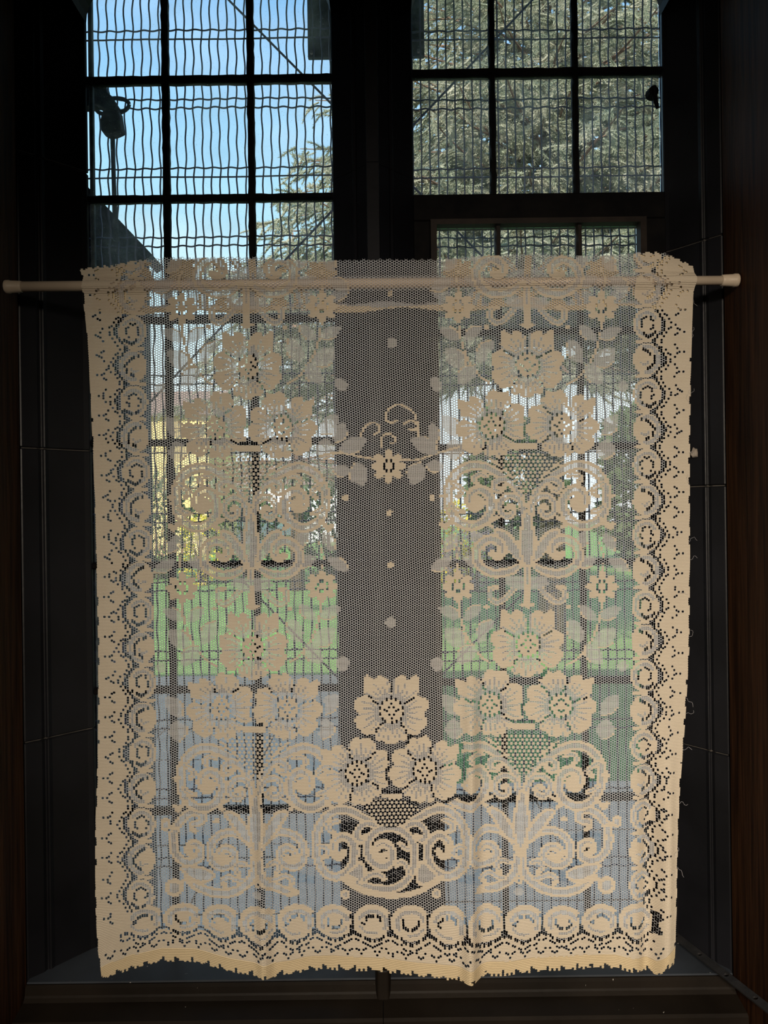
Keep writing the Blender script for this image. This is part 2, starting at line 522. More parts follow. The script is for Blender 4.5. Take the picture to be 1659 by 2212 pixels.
v, f = prism_z([(mc_-0.013, YG-0.02), (mc_-0.013, 1.287), (mc_-0.009, 1.276), (mc_+0.009, 1.276), (mc_+0.013, 1.287), (mc_+0.013, YG-0.02)], -0.812, -0.760)
bevel(mesh('mullion_foot', v, f, M['moulding'], t), 0.003)

# ================================================================== glazing
def bar(name, p0, p1, w, d, parent, rough=0.0008, mat=None):
    """iron glazing bar with lumpy putty edges"""
    p0, p1 = Vector(p0), Vector(p1)
    L = (p1-p0).length
    n = max(6, int(L/0.012))
    t = (p1-p0).normalized()
    side = t.cross(Vector((0, 1, 0))).normalized()
    fwd = Vector((0, 1, 0))
    cs = [(-0.5, 0.5), (-0.5, -0.15), (-0.28, -0.5), (0.28, -0.5), (0.5, -0.15), (0.5, 0.5)]
    V, Fc = [], []
    for k in range(n+1):
        p = p0 + (p1-p0)*(k/n)
        for (a, b) in cs:
            V.append(p + side*(a*w + random.uniform(-rough, rough)) + fwd*(b*d))
    for k in range(n):
        for q in range(6):
            Fc.append((k*6+q, k*6+(q+1) % 6, (k+1)*6+(q+1) % 6, (k+1)*6+q))
    Fc += [tuple(range(5, -1, -1)), tuple(n*6+q for q in range(6))]
    return mesh(name, V, Fc, mat or M['iron'], parent)

pane_me = bpy.data.meshes.new('pane')
pv, pf = box_vf(-0.5, 0.5, -0.5, 0.5, -0.5, 0.5)
pane_me.from_pydata(pv, [], pf)
pane_me.materials.append(M['glass'])
def pane(parent, x0, x1, z0, z1, y=YG):
    o = bpy.data.objects.new('pane', pane_me)
    COL.objects.link(o)
    o.parent = parent
    o.scale = (x1-x0, 0.0016, z1-z0)
    o.location = Vector(((x0+x1)/2, y, (z0+z1)/2)) - origin(parent)
    o.rotation_euler = (random.uniform(-0.004, 0.004), 0, random.uniform(-0.004, 0.004))
    return o

ZG0, ZG1 = -0.790, 1.40
# left light: two uprights, seven cross bars, twenty-four panes
w1 = empty('window_1', ((GL+LM0)/2, YG, ZG0), kind='structure')
lx = [GL-0.004, W(365, 800, YG).x, W(549, 800, YG).x, LM0+0.004]
lz = [ZG0] + [jz(450, y, YG) for y in (1750, 1489, 1219, 955, 690, 429, 173)] + [ZG1]
for i, x in enumerate(lx[1:3]):
    bar('glazing_upright', (x, YG, ZG0), (x, YG, ZG1), 0.0125, 0.016, w1)
for z in lz[1:-1]:
    bar('glazing_crossbar', (lx[0], YG-0.001, z), (lx[3], YG-0.001, z), 0.0125, 0.018, w1)
for i in range(3):
    for k in range(len(lz)-1):
        pane(w1, lx[i]+0.004, lx[i+1]-0.004, lz[k]+0.004, lz[k+1]-0.004)
# putty fillet by the jamb
v, f = box_vf(GL-0.001, GL+0.0060, YG+0.002, YG+0.010, ZG0, ZG1)
mesh('edge_strip', v, f, M['slate'], w1)

# right light: fixed panes above, framed casement below
w2 = empty('window_2', ((LM1+GR)/2, YG, ZG0), kind='structure')
rx = [LM1-0.004, W(1071, 800, YG).x, W(1250, 800, YG).x, GR+0.004]
z_tr0, z_tr1 = jz(1160, 480, YG), jz(1160, 424, YG)
rz = [z_tr1, jz(1160, 158, YG), ZG1]
for x in rx[1:3]:
    bar('glazing_upright', (x, YG, z_tr1), (x, YG, ZG1), 0.0115, 0.016, w2)
bar('glazing_crossbar', (rx[0], YG-0.001, rz[1]), (rx[3], YG-0.001, rz[1]), 0.0145, 0.018, w2)
for i in range(3):
    for k in range(2):
        pane(w2, rx[i]+0.004, rx[i+1]-0.004, rz[k]+0.004, rz[k+1]-0.004)
v, f = box_vf(rx[0], rx[3], YG-0.016, YG+0.02, z_tr0, z_tr1)
bevel(mesh('transom_rail', v, f, M['iron'], w2), 0.003)
for xa, xb in ((rx[0], W(928, 800, YG).x+0.004), (W(1392, 800, YG).x, rx[3])):
    v, f = box_vf(xa, xb, YG-0.016, YG+0.02, ZG0, z_tr0)
    bevel(mesh('frame_stile', v, f, M['iron'], w2), 0.003)
cas = mesh('casement', *merge(
    box_vf(W(928, 800, YG).x+0.004, W(941, 800, YG).x+0.004, YG-0.022, YG+0.012, ZG0+0.002, z_tr0),
    box_vf(W(1379, 800, YG).x, W(1392, 800, YG).x, YG-0.022, YG+0.012, ZG0+0.002, z_tr0),
    box_vf(W(941, 800, YG).x+0.004, W(1379, 800, YG).x, YG-0.022, YG+0.012, z_tr0-0.0095, z_tr0),
    box_vf(W(941, 800, YG).x+0.004, W(1379, 800, YG).x, YG-0.022, YG+0.012, ZG0+0.002, ZG0+0.030)), M['casement'], w2)
cx = [W(941, 800, YG).x+0.004, W(1078, 800, YG).x, W(1253, 800, YG).x, W(1379, 800, YG).x]
cz = [ZG0+0.028] + [jz(1160, y, YG) for y in (1722, 1470, 1215, 966, 717)] + [z_tr0-0.009]
for x in cx[1:3]:
    bar('glazing_upright', (x, YG-0.003, cz[0]), (x, YG-0.003, cz[-1]), 0.0105, 0.018, cas, mat=M['casement'])
for z in cz[1:-1]:
    bar('glazing_crossbar', (cx[0], YG-0.004, z), (cx[3], YG-0.004, z), 0.0120, 0.018, cas)
for i in range(3):
    for k in range(len(cz)-1):
        pane(cas, cx[i]+0.002, cx[i+1]-0.002, cz[k]+0.002, cz[k+1]-0.002, YG-0.003)
# small catch on the right edge of the fixed light
c0 = W(1411, 198, YG-0.02)
lt = mesh('window_catch', *merge(tube_vf([c0+Vector((0, 0.012, 0)), c0+Vector((0, -0.004, 0))], [0.011, 0.009], 10),
     tube_vf([c0+Vector((0, -0.002, 0.008)), c0+Vector((0.003, -0.004, -0.020)), c0+Vector((0.006, -0.004, -0.032))], [0.005, 0.004, 0.003], 8)), M['iron'], base=c0)
tag(lt, 'small black iron catch at the right edge of the upper right panes', 'catch')

# ================================================================== woven wire guards outside
YM = 1.505
def guard(name, xa, xb, label, wob):
    z0, z1 = -0.86, 1.45
    root = empty(name, ((xa+xb)/2, YM, z0), label, 'wire guard', 'woven wire guards outside the two lights')
    o0 = origin(root)
    pitch = 18.5*YM/F
    amp = 1.15*YM/F
    vm = []
    for q in range(5):
        pts = []
        n = 220
        ph = random.uniform(0, 6)
        for k in range(n+1):
            z = z0 + (z1-z0)*k/n
            pts.append((wob*amp*(1.0*math.sin(z*2*PI/0.068+ph) + 0.6*math.sin(z*37+ph)), 0.0018*math.sin(z*PI/pitch*0.5), z-z0))
        V, Fc = tube_vf(pts, 0.00165, 5)
        me = bpy.data.meshes.new('wire'); me.from_pydata([tuple(p) for p in V], [], Fc); me.materials.append(M['wire'])
        vm.append(me)
    n = int((xb-xa)/pitch)
    for k in range(n+1):
        link('wire', vm[k % 5], None, root, Vector((xa + pitch*(k+0.5), YM, z0)) - o0)
    hm = []
    for q in range(4):
        pts = []
        m_ = int((xb-xa)/pitch*4)
        ph = q*PI/2
        for k in range(m_+1):
            x = xa + (xb-xa)*k/m_
            pts.append((x-xa, -0.0016*math.cos((x-xa)*PI/pitch), amp*(0.75*math.sin((x-xa)*PI/pitch + ph) + 0.6*math.sin(x*21+ph))))
        V, Fc = tube_vf(pts, 0.00165, 5)
        me = bpy.data.meshes.new('wire'); me.from_pydata([tuple(p) for p in V], [], Fc); me.materials.append(M['wire'])
        hm.append(me)
    k = 0
    for j in range(-3, 14):
        for dy in (0, 19):
            y = 65 + 149*j + dy
            z = jz(450 if xa < mc_ else 1160, y, YM)
            if z0 < z < z1:
                link('wire', hm[k % 4], None, root, Vector((xa, YM, z)) - o0)
                k += 1
    # flat iron frame round the guard
    v, f = merge(box_vf(xa-0.012, xa, YM-0.004, YM+0.004, z0, z1), box_vf(xb, xb+0.012, YM-0.004, YM+0.004, z0, z1), box_vf(xa-0.012, xb+0.012, YM-0.004, YM+0.004, z0-0.012, z0))
    mesh('edge_frame', v, f, M['iron'], root)
guard('wire_guard', W(180, 1106, YM).x, W(738, 1106, YM).x, 'woven wire guard with wavy uprights outside the left light', 1.0)
guard('wire_guard', W(893, 1106, YM).x, W(1444, 1106, YM).x, 'woven wire guard with straighter uprights outside the right light', 0.35)

# thin brace rods crossing behind the guards
def brace(a, b, label):
    p0, p1 = W(*a, 1.53), W(*b, 1.53)
    v, f = tube_vf([p0, p1], 0.0022, 6)
    tag(mesh('brace_rod', v, f, M['wire'], base=p0), label, 'rod', 'thin brace rods behind the wire guards')
brace((400, -95), (1270, 785), 'thin diagonal rod falling from the upper left light towards the right casement')
p = 1.542
def brace2(a, b, label, Y):
    p0, p1 = W(*a, Y), W(*b, Y)
    v, f = tube_vf([p0, p1], 0.0022, 6)
    tag(mesh('brace_rod', v, f, M['wire'], base=p0), label, 'rod', 'thin brace rods behind the wire guards')
brace2((1250, -105), (290, 905), 'thin diagonal rod rising from the lower left light to the upper right panes', 1.545)
brace2((520, 1250), (770, 1505), 'thin diagonal rod behind the lower left net beside the lawn', 1.53)
brace2((930, 1482), (1180, 1232), 'thin diagonal rod behind the lower right casement', 1.53)

# hanging plate behind the mullion, with two bolts
yb = 1.565
a, b = W(663, -60, yb), W(917, 124, yb)
pl = empty('metal_plate', ((a.x+b.x)/2, yb, b.z), 'weathered grey metal plate hanging outside behind the top of the mullion', 'plate')
v, f = box_vf(a.x, b.x, yb-0.006, yb+0.006, b.z, a.z+0.2)
bevel(mesh('plate', v, f, M['cast'], pl), 0.002)
for x, y in ((673, 114), (904, 111)):
    q = W(x, y, yb-0.008)
    v, f = tube_vf([q+Vector((0, 0.003, 0)), q+Vector((0, -0.004, 0))], 0.0034, 8)
    mesh('bolt', v, f, M['chip'], pl)

# pulley bracket at the left edge
yp = 1.465
pb = empty('pulley_bracket', W(245, 480, yp), 'rusty dark pulley bracket with ring and hanging bar outside the upper left panes', 'bracket')
def outline(pts, y0, y1, seg=1):
    P = [W(x, y, yp) for x, y in pts]
    n = len(P)
    V = [(q.x, y0, q.z) for q in P] + [(q.x, y1, q.z) for q in P]
    return V, [tuple(range(n)), tuple(range(2*n-1, n-1, -1))] + [(i, n+i, n+(i+1) % n, (i+1) % n) for i in range(n)]
v, f = outline([(183, 194), (205, 188), (224, 185), (232, 190), (236, 206), (246, 214), (258, 233), (250, 246), (234, 244), (222, 236), (214, 232), (196, 235), (183, 236)], yp-0.012, yp+0.012)
bevel(mesh('mount', v, f, M['cast'], pb), 0.002)
ring = []
for k in range(29):
    an = 2*PI*k/28
    c = W(243, 230, yp)
    ring.append((c.x + 0.0315*math.cos(an), yp - 0.010*math.sin(an)*0.6, c.z + 0.0118*math.sin(an) - 0.004*math.cos(an)*-1))
v, f = tube_vf(ring, 0.0038, 8, caps=False)
mesh('ring', v, f, M['cast'], pb, smooth=True)
v, f = outline([(228, 246), (262, 244), (266, 270), (268, 288), (250, 296), (236, 297), (224, 290), (222, 268)], yp-0.016, yp+0.010)
bevel(mesh('pulley_housing', v, f, M['cast'], pb), 0.003)
v, f = tube_vf([W(243, 288, yp), W(246, 400, yp), W(251, 520, yp)], [0.0046, 0.0042, 0.0062], 8)
mesh('hanging_bar', v, f, M['slate'], pb, smooth=True)

# sloping stone coping of a buttress beyond the lower left panes
yc = 1.80
def bpt(x, y, Y): return W(x, y, Y)
A_, B_ = bpt(196, 440, yc), bpt(306, 556, yc)
bt = empty('buttress', (B_.x-0.2, yc, GROUND), 'weathered dark stone buttress with a sloping top outside the lower left', 'buttress')
slope = (B_.z-A_.z)/(B_.x-A_.x)
xl_ = A_.x-0.5
plan_ = [(B_.x, B_.z), (B_.x, GROUND), (xl_, GROUND), (xl_, A_.z - slope*0.5*1.0)]
V = [(x, yc, z) for x, z in plan_] + [(x, yc+0.06, z) for x, z in plan_]
Fc = [(0, 1, 2, 3), (7, 6, 5, 4)] + [(i, 4+i, 4+(i+1) % 4, (i+1) % 4) for i in range(4)]
mesh('body', V, Fc, M['slate'], bt)
n_ = Vector((-(B_.z-A_.z), 0, (B_.x-A_.x))).normalized()*0.022
cp = [(B_.x+0.014, B_.z+slope*0.014), (xl_, A_.z - slope*0.5)]
V = [(cp[0][0], yc-0.02, cp[0][1]), (cp[1][0], yc-0.02, cp[1][1]), (cp[1][0]+n_.x, yc-0.02, cp[1][1]+n_.z), (cp[0][0]+n_.x, yc-0.02, cp[0][1]+n_.z)]
V += [(x, yc+0.075, z) for x, _, z in V]
mesh('coping', V, [(0, 1, 2, 3), (7, 6, 5, 4)] + [(i, 4+i, 4+(i+1) % 4, (i+1) % 4) for i in range(4)], M['slate'], bt)


# ================================================================== outside
def ground_patch(name, pts, z0, mat):
    n = len(pts)
    V = [(x, y, z0) for x, y in pts] + [(x, y, z0-0.15) for x, y in pts]
    Fc = [tuple(range(n)), tuple(range(2*n-1, n-1, -1))] + [(i, n+i, n+(i+1) % n, (i+1) % n) for i in range(n)]
    o = mesh(name, V, Fc, mat)
    o['kind'] = 'structure'
    return o
HG = -GROUND
def dist(y): return F*HG/(y-1106.0)
d_l, d_r = dist(1462), dist(1705)
ground_patch('lawn', [(-60, 1.75), (60, 1.75), (60, 90), (-60, 90)], GROUND, M['lawn'])
# flagstones of the terrace, each slab its own piece: large block to the left, shallow strip to the right
ter = empty('terrace', (-2, 4, GROUND), kind='structure')
slab_me = bpy.data.meshes.new('paving_slab')
sv, sf = box_vf(-0.5, 0.5, -0.5, 0.5, 0, 1)
slab_me.from_pydata(sv, [], sf)
slab_me.materials.append(M['paving'])
o0 = origin(ter)
def slabs(x0, x1, y0, y1, sx, sy):
    ny = int(round((y1-y0)/sy)); nx = int(round((x1-x0)/sx))
    for j in range(ny):
        for i in range(nx):
            o = bpy.data.objects.new('paving_slab', slab_me)
            COL.objects.link(o)
            o.parent = ter
            o.scale = (sx-0.012, sy-0.012, 0.03 + random.uniform(0, 0.004))
            o.location = Vector((x0+sx*(i+0.5), y0+sy*(j+0.5), GROUND+0.002)) - o0
slabs(-5.2, 0.0, 1.85, d_l, 0.87, (d_l-1.85)/9)
slabs(0.0, 3.4, 1.85, d_r, 0.85, (d_r-1.85)/4)

# ---- spruce: trunk, whorls of drooping branches, each spray of needles real geometry
def leaf_cloud(name, tmpl_v, tmpl_f, pos, rot, scl, mat, parent, kind='stuff'):
    """many small copies of one spray joined into one mesh"""
    nv, npos = len(tmpl_v), len(pos)
    tv = np.array(tmpl_v)
    allv = np.einsum('nij,vj->nvi', rot, tv)*scl[:, None, None] + pos[:, None, :]
    off = np.array(origin(parent))
    allv = allv.reshape(-1, 3) - off
    tf = np.array(tmpl_f)
    k = tf.shape[1]
    allf = (tf[None] + (np.arange(npos)*nv)[:, None, None]).reshape(-1, k)
    me = bpy.data.meshes.new(name)
    me.vertices.add(len(allv)); me.vertices.foreach_set('co', allv.astype(np.float32).ravel())
    me.loops.add(allf.size); me.loops.foreach_set('vertex_index', allf.astype(np.int32).ravel())
    me.polygons.add(len(allf))
    me.polygons.foreach_set('loop_start', np.arange(0, allf.size, k, dtype=np.int32))
    me.polygons.foreach_set('loop_total', np.full(len(allf), k, dtype=np.int32))
    me.update(calc_edges=True)
    o = link(name, me, mat, parent)
    if kind: o['kind'] = kind
    return o

def spray_template(length=0.215, rad=0.040, n=46, seed=1):
    """a curved spruce twig as a bottle brush of needles, along +X, drooping"""
    r = random.Random(seed)
    V, Fc = [], []
    def axis(t): return Vector((length*t, 0.02*math.sin(3*t+seed), -0.06*t*t*length/0.2))
    for k in range(5):        # core
        t = k/4
        c = axis(t); rr = rad*0.34*(1-0.75*t)
        for q in range(3):
            an = 2*PI*q/3
            V.append((c.x, c.y+rr*math.cos(an), c.z+rr*math.sin(an)))
    for k in range(4):
        for q in range(3):
            a, b, c, d = k*3+q, k*3+(q+1) % 3, (k+1)*3+(q+1) % 3, (k+1)*3+q
            Fc += [(a, b, c), (a, c, d)]
    for k in range(n):
        t = (k+0.5)/n
        c = axis(t)
        an = k*2.399 + r.uniform(-.3, .3)
        d = Vector((0.75, math.cos(an), math.sin(an))).normalized()
        L = rad*(1.15 - 0.35*t)*r.uniform(0.85, 1.2)
        sd = d.cross(Vector((1, 0, 0))).normalized()*0.0062
        i = len(V)
        V += [tuple(c+sd), tuple(c-sd), tuple(c+d*L)]
        Fc.append((i, i+1, i+2))
    return V, Fc

def rot_from(dirs, roll):
    x = dirs/np.linalg.norm(dirs, axis=1, keepdims=True)
    up = np.tile(np.array([0, 0, 1.0]), (len(x), 1))
    y = np.cross(up, x); y /= np.maximum(np.linalg.norm(y, axis=1, keepdims=True), 1e-6)
    z = np.cross(x, y)
    c, s = np.cos(roll)[:, None], np.sin(roll)[:, None]
    y2, z2 = c*y+s*z, -s*y+c*z
    return np.stack([x, y2, z2], axis=2)

def spruce(base, top_z, low_z, reach, label, n_level, dens, seed, group, arc=(-PI*1.05, PI*0.05), tops=1.0):
    r = np.random.default_rng(seed)
    root = empty('spruce_tree', base, label, 'tree', group)
    bx, by, bz = base
    v, f = tube_vf([(bx, by, bz), (bx+0.05, by, bz+(top_z-bz)*0.5), (bx, by, top_z)], [0.17, 0.11, 0.015], 10)
    mesh('trunk', v, f, M['bark'], root, smooth=True)
    pos, dirs, scl = [], [], []
    BV, BF = [], []
    for k in range(n_level):
        u = (k + r.uniform(-.3, .3))/n_level
        z = low_z + (top_z-low_z)*u
        R = reach*(1-u)**0.85*tops + 0.25
        nb = max(6, int(13*(1-u)+5))
        for q in range(nb):
            az = arc[0] + (arc[1]-arc[0])*(q + r.uniform(0, 1))/nb
            Rb = R*r.uniform(0.72, 1.1)
            droop = r.uniform(0.10, 0.34)
            lift = r.uniform(0.0, 0.25)
            d2 = np.array([math.cos(az), math.sin(az)])
            prev = None
            m = max(4, int(Rb/0.35))
            path = []
            for j in range(m+1):
                t = j/m
                zz = z + lift*math.sin(t*PI)*0.6 - droop*Rb*t*t + 0.12*Rb*t**4
                wob = 0.06*math.sin(5*t+az*3)
                path.append((bx + d2[0]*Rb*t - d2[1]*wob, by + d2[1]*Rb*t + d2[0]*wob, zz))
            vv, ff = tube_vf(path, [0.024*(1-0.85*j/m)*(0.4+Rb/3.5) for j in range(m+1)], 5, caps=False)
            o_ = len(BV); BV += vv; BF += [tuple(i+o_ for i in g) for g in ff]
            ns = int(Rb*dens*(1-0.75*u))
            P = np.array(path)
            for s_ in range(ns):
                t = 0.22 + 0.78*((s_+r.uniform(0, 1))/ns)
                fi = t*m; i0 = min(int(fi), m-1)
                p = P[i0] + (P[i0+1]-P[i0])*(fi-i0)
                sgn = 1 if s_ % 2 else -1
                side = np.array([-d2[1], d2[0], 0])*sgn
                L = (0.10+0.45*(1-t)**0.7)*r.uniform(0.3, 1.0)
                fwd = np.array([d2[0], d2[1], 0])
                p2 = p + side*L + fwd*L*0.5 + np.array([0, 0, -L*r.uniform(0.15, 0.55)])
                dd = side*r.uniform(0.3, 1.0) + fwd*r.uniform(0.35, 0.9) + np.array([0, 0, -r.uniform(0.05, 1.1)])
                pos.append(p2); dirs.append(dd); scl.append(r.uniform(0.75, 1.35))
                if r.uniform() < 0.7:
                    pos.append(p + side*L*0.45); dirs.append(side*0.8+fwd*0.5+np.array([0, 0, -r.uniform(0, 0.8)])); scl.append(r.uniform(0.7, 1.2))
    mesh('branches', BV, BF, M['bark'], root)['kind'] = 'stuff'
    pos, dirs, scl = np.array(pos), np.array(dirs), np.array(scl)
    roll = r.uniform(0, 6.28, len(pos))
    R_ = rot_from(dirs, roll)
    tv, tf = spray_template(seed=seed)
    leaf_cloud('needle_sprays', tv, tf, pos, R_, scl, M['needles'], root)
    return len(pos)
tb = W(1190, 1106, 9.5)
nsp = spruce((tb.x, 9.5, GROUND), 8.6, 1.75, 4.6, 'large pale green spruce with drooping branches filling the upper right panes', 30, 19.0, 3, 'spruce trees in the garden', tops=0.9)
tb2 = W(640, 1106, 17)
nsp2 = spruce((tb2.x, 17.0, GROUND), 6.2, 0.7, 3.0, 'smaller distant spruce behind the left net, below the open sky', 12, 3.5, 5, 'spruce trees in the garden')
print('sprays', nsp, nsp2)

# ---- shrubs and hedge at the far edge of the lawn
def leaf_tmpl(w=0.05, l=0.09):
    return [(0, 0, 0), (l*0.5, w*0.5, 0.008), (l, 0, 0), (l*0.5, -w*0.5, 0.008)], [(0, 1, 2), (0, 2, 3)]
def shrub(name, c, rx_, ry_, rz_, n, mat, label, cat, group, seed):
    r = np.random.default_rng(seed)
    base = Vector((c[0], c[1], GROUND))
    root = empty(name, base, label, cat, group)
    BV, BF = [], []
    for k in range(7):
        an = 2*PI*k/7
        p1 = base + Vector((rx_*0.55*math.cos(an), ry_*0.55*math.sin(an), rz_*1.3))
        vv, ff = tube_vf([base+Vector((0.06*math.cos(an), 0.06*math.sin(an), 0)), (base+p1)/2 + Vector((0, 0, 0.1)), p1], [0.03, 0.02, 0.008], 5)
        o_ = len(BV); BV += vv; BF += [tuple(i+o_ for i in g) for g in ff]
    mesh('stems', BV, BF, M['bark'], root)
    d = r.normal(size=(n, 3)); d /= np.linalg.norm(d, axis=1, keepdims=True)
    rad = r.uniform(0.45, 1.0, n)**0.5
    lump = 1 + 0.22*np.sin(d[:, 0]*5+seed)*np.sin(d[:, 2]*6+seed*2)
    pos = d*(rad*lump)[:, None]*np.array([rx_, ry_, rz_]) + np.array([c[0], c[1], GROUND+rz_*0.98])
    pos[:, 2] = np.maximum(pos[:, 2], GROUND+0.05)
    R_ = rot_from(d + r.normal(scale=0.6, size=(n, 3)), r.uniform(0, 6.28, n))
    tv, tf = leaf_tmpl()
    leaf_cloud('foliage', tv, tf, pos, R_, r.uniform(1.0, 2.4, n)*max(rx_, rz_)/1.1, mat, root)
G_ = 'shrubs at the far edge of the lawn'
sh = [(335, 20.5, 1.0, 1.25, 'low dark green shrub at the far left edge of the lawn'),
      (530, 20.8, 1.0, 1.25, 'dark green shrub below the distant spruce, left of its neighbour'),
      (715, 20.2, 0.95, 1.35, 'dark green shrub just left of the mullion'),
      (1110, 20.6, 1.2, 2.2, 'tall dark green bush behind the spruce trunk'),
      (1400, 21.6, 1.25, 2.3, 'tall dark green bush behind the right edge of the lace')]
for i, (px_, Y, rx_, rz_, lab) in enumerate(sh):
    c = W(px_, 1106, Y)
    shrub('shrub', (c.x, Y), rx_, 0.8, rz_, int(900*rx_*rz_), M['bushleaf'], lab, 'shrub', G_, 20+i)
c = W(975, 1106, 18.5); shrub('forsythia', (c.x, 18.5), 0.62, 0.5, 0.95, 700, M['yellowleaf'], 'yellow flowering shrub showing just right of the mullion', 'shrub', 'flowering shrubs on the lawn', 41)
c = W(1020, 1106, 16.4); shrub('pink_shrub', (c.x, 16.4), 0.6, 0.5, 0.70, 600, M['pinkleaf'], 'low pink flowering shrub below the yellow one', 'shrub', 'flowering shrubs on the lawn', 42)
c = W(435, 1106, 18.5); shrub('forsythia', (c.x, 18.5), 0.5, 0.4, 0.85, 500, M['yellowleaf'], 'small yellow flowering shrub before the yellow house', 'shrub', 'flowering shrubs on the lawn', 43)

# ---- houses beyond the garden
def house(name, xa, xb, Y, z_eave, depth, wall, label, wins, z_ridge=None, group=None):
    a, b = W(xa, 1106, Y).x, W(xb, 1106, Y).x
    root = empty(name, ((a+b)/2, Y, GROUND), label, 'house', group)
    v, f = box_vf(a, b, Y, Y+depth, GROUND, z_eave)
    mesh('wall', v, f, wall, root)
    zr = z_ridge or z_eave+1.6
    V = [(a-0.3, Y-0.3, z_eave), (b+0.3, Y-0.3, z_eave), (b+0.3, Y+depth+0.3, z_eave), (a-0.3, Y+depth+0.3, z_eave), (a-0.3, Y+depth/2, zr), (b+0.3, Y+depth/2, zr)]
    mesh('roof', V, [(0, 1, 5, 4), (2, 3, 4, 5), (0, 4, 3), (1, 2, 5), (3, 2, 1, 0)], M['roof'], root)
    for (u, z, ww, hh) in wins:
        x = a + (b-a)*u
        v, f = merge(box_vf(x-ww/2-.08, x+ww/2+.08, Y-0.05, Y+0.02, z-hh/2-.08, z-hh/2), box_vf(x-ww/2-.08, x+ww/2+.08, Y-0.05, Y+0.02, z+hh/2, z+hh/2+.08),
                     box_vf(x-ww/2-.08, x-ww/2, Y-0.05, Y+0.02, z-hh/2, z+hh/2), box_vf(x+ww/2, x+ww/2+.08, Y-0.05, Y+0.02, z-hh/2, z+hh/2), box_vf(x-.03, x+.03, Y-0.05, Y+0.02, z-hh/2, z+hh/2))
        w_ = mesh('window', v, f, M['house2'], root)
        v, f = box_vf(x-ww/2, x+ww/2, Y-0.02, Y+0.01, z-hh/2, z+hh/2)
        mesh('pane', v, f, M['pane_far'], w_)
house('yellow_house', 170, 452, 32.0, 4.1, 6.0, M['house'], 'yellow rendered house beyond the lawn at far left', [(0.12, 0.6, 0.9, 1.3), (0.40, 0.6, 0.9, 1.3), (0.12, 2.8, 0.9, 1.3), (0.40, 2.8, 0.9, 1.3)], 5.6, 'houses beyond the lawn')
house('white_house', 470, 780, 44.0, 1.6, 7.0, M['house2'], 'low white house beyond the lawn, left of the mullion', [(0.2, 0.2, 1.0, 1.3), (0.5, 0.2, 1.0, 1.3)], 2.9, 'houses beyond the lawn')

# ================================================================== lace curtain
YC = 1.240                                   # depth of the rod
RODR = 0.0082
rodA, rodB = W(12, 619.5, YC), W(1594, 605.5, YC)
def rod_z(x): return rodA.z + (rodB.z-rodA.z)*(x-rodA.x)/(rodB.x-rodA.x)

# ---- knitting chart: which stitch and which motif lies where (lengths in chart units of 0.75 mm)
HH, WW = 2212, 1659
CH = np.ones((HH, WW), np.int8)              # 0 open, 1 net, 2 gauze, 3 solid, 4 lattice
PT = np.zeros((HH, WW), np.int16)            # motif number
PARTS = [('net_ground', 'plain hexagonal net between the motifs')]
DOTS = []                                    # single pierced holes (x, y, big)
def part(name, label=None):
    PARTS.append((name, label))
    return len(PARTS)-1
def setpx(ys, xs, mask, cls, pid):
    CH[ys, xs][mask] = cls
    if pid is not None: PT[ys, xs][mask] = pid
def bbox(pts, pad):
    p = np.asarray(pts)
    x0, y0 = np.floor(p.min(0)-pad).astype(int); x1, y1 = np.ceil(p.max(0)+pad).astype(int)+1
    return max(x0, 0), max(y0, 0), min(x1, WW), min(y1, HH)
def poly(pts, cls, pid=None):
    x0, y0, x1, y1 = bbox(pts, 1)
    if x1 <= x0 or y1 <= y0: return
    X, Y = np.meshgrid(np.arange(x0, x1), np.arange(y0, y1))
    ins = np.zeros(X.shape, bool)
    n = len(pts)
    for i in range(n):
        ax, ay = pts[i]; bx, by = pts[(i+1) % n]
        if ay == by: continue
        c = ((ay > Y) != (by > Y)) & (X < (bx-ax)*(Y-ay)/(by-ay)+ax)
        ins ^= c
    setpx(slice(y0, y1), slice(x0, x1), ins, cls, pid)
def smooth(pts, step=4.0, closed=False):
    P = [np.array(p, float) for p in pts]
    if closed: P = [P[-1]] + P + [P[0], P[1]]
    else: P = [2*P[0]-P[1]] + P + [2*P[-1]-P[-2]]
    out = []
    for i in range(1, len(P)-2):
        n = max(2, int(np.linalg.norm(P[i+1]-P[i])/step))
        for k in range(n):
            t = k/n
            out.append(0.5*((2*P[i]) + (P[i+1]-P[i-1])*t + (2*P[i-1]-5*P[i]+4*P[i+1]-P[i+2])*t*t + (3*P[i]-P[i-1]-3*P[i+1]+P[i+2])*t**3))
    if not closed: out.append(P[-2])
    return np.array(out)
def stroke(pts, w, cls, pid=None):
    p = np.asarray(pts, float)
    ws = np.full(len(p), w, float) if np.isscalar(w) else np.asarray(w, float)
    for i in range(len(p)-1):
        a, b = p[i], p[i+1]
        x0, y0, x1, y1 = bbox([a, b], ws[i]/2+1)
        if x1 <= x0 or y1 <= y0: continue
        X, Y = np.meshgrid(np.arange(x0, x1), np.arange(y0, y1))
        d = b-a; L = max(d@d, 1e-6)
        t = np.clip(((X-a[0])*d[0]+(Y-a[1])*d[1])/L, 0, 1)
        r2 = (X-a[0]-t*d[0])**2 + (Y-a[1]-t*d[1])**2
        ww = (ws[i]+(ws[i+1]-ws[i])*t)/2
        setpx(slice(y0, y1), slice(x0, x1), r2 <= ww*ww, cls, pid)
def ell(cx, cy, rx, ry, cls, pid=None, rot=0.0, n=40):
    c, s = math.cos(rot), math.sin(rot)
    poly([(cx+rx*math.cos(a)*c-ry*math.sin(a)*s, cy+rx*math.cos(a)*s+ry*math.sin(a)*c) for a in np.linspace(0, 2*PI, n, endpoint=False)], cls, pid)
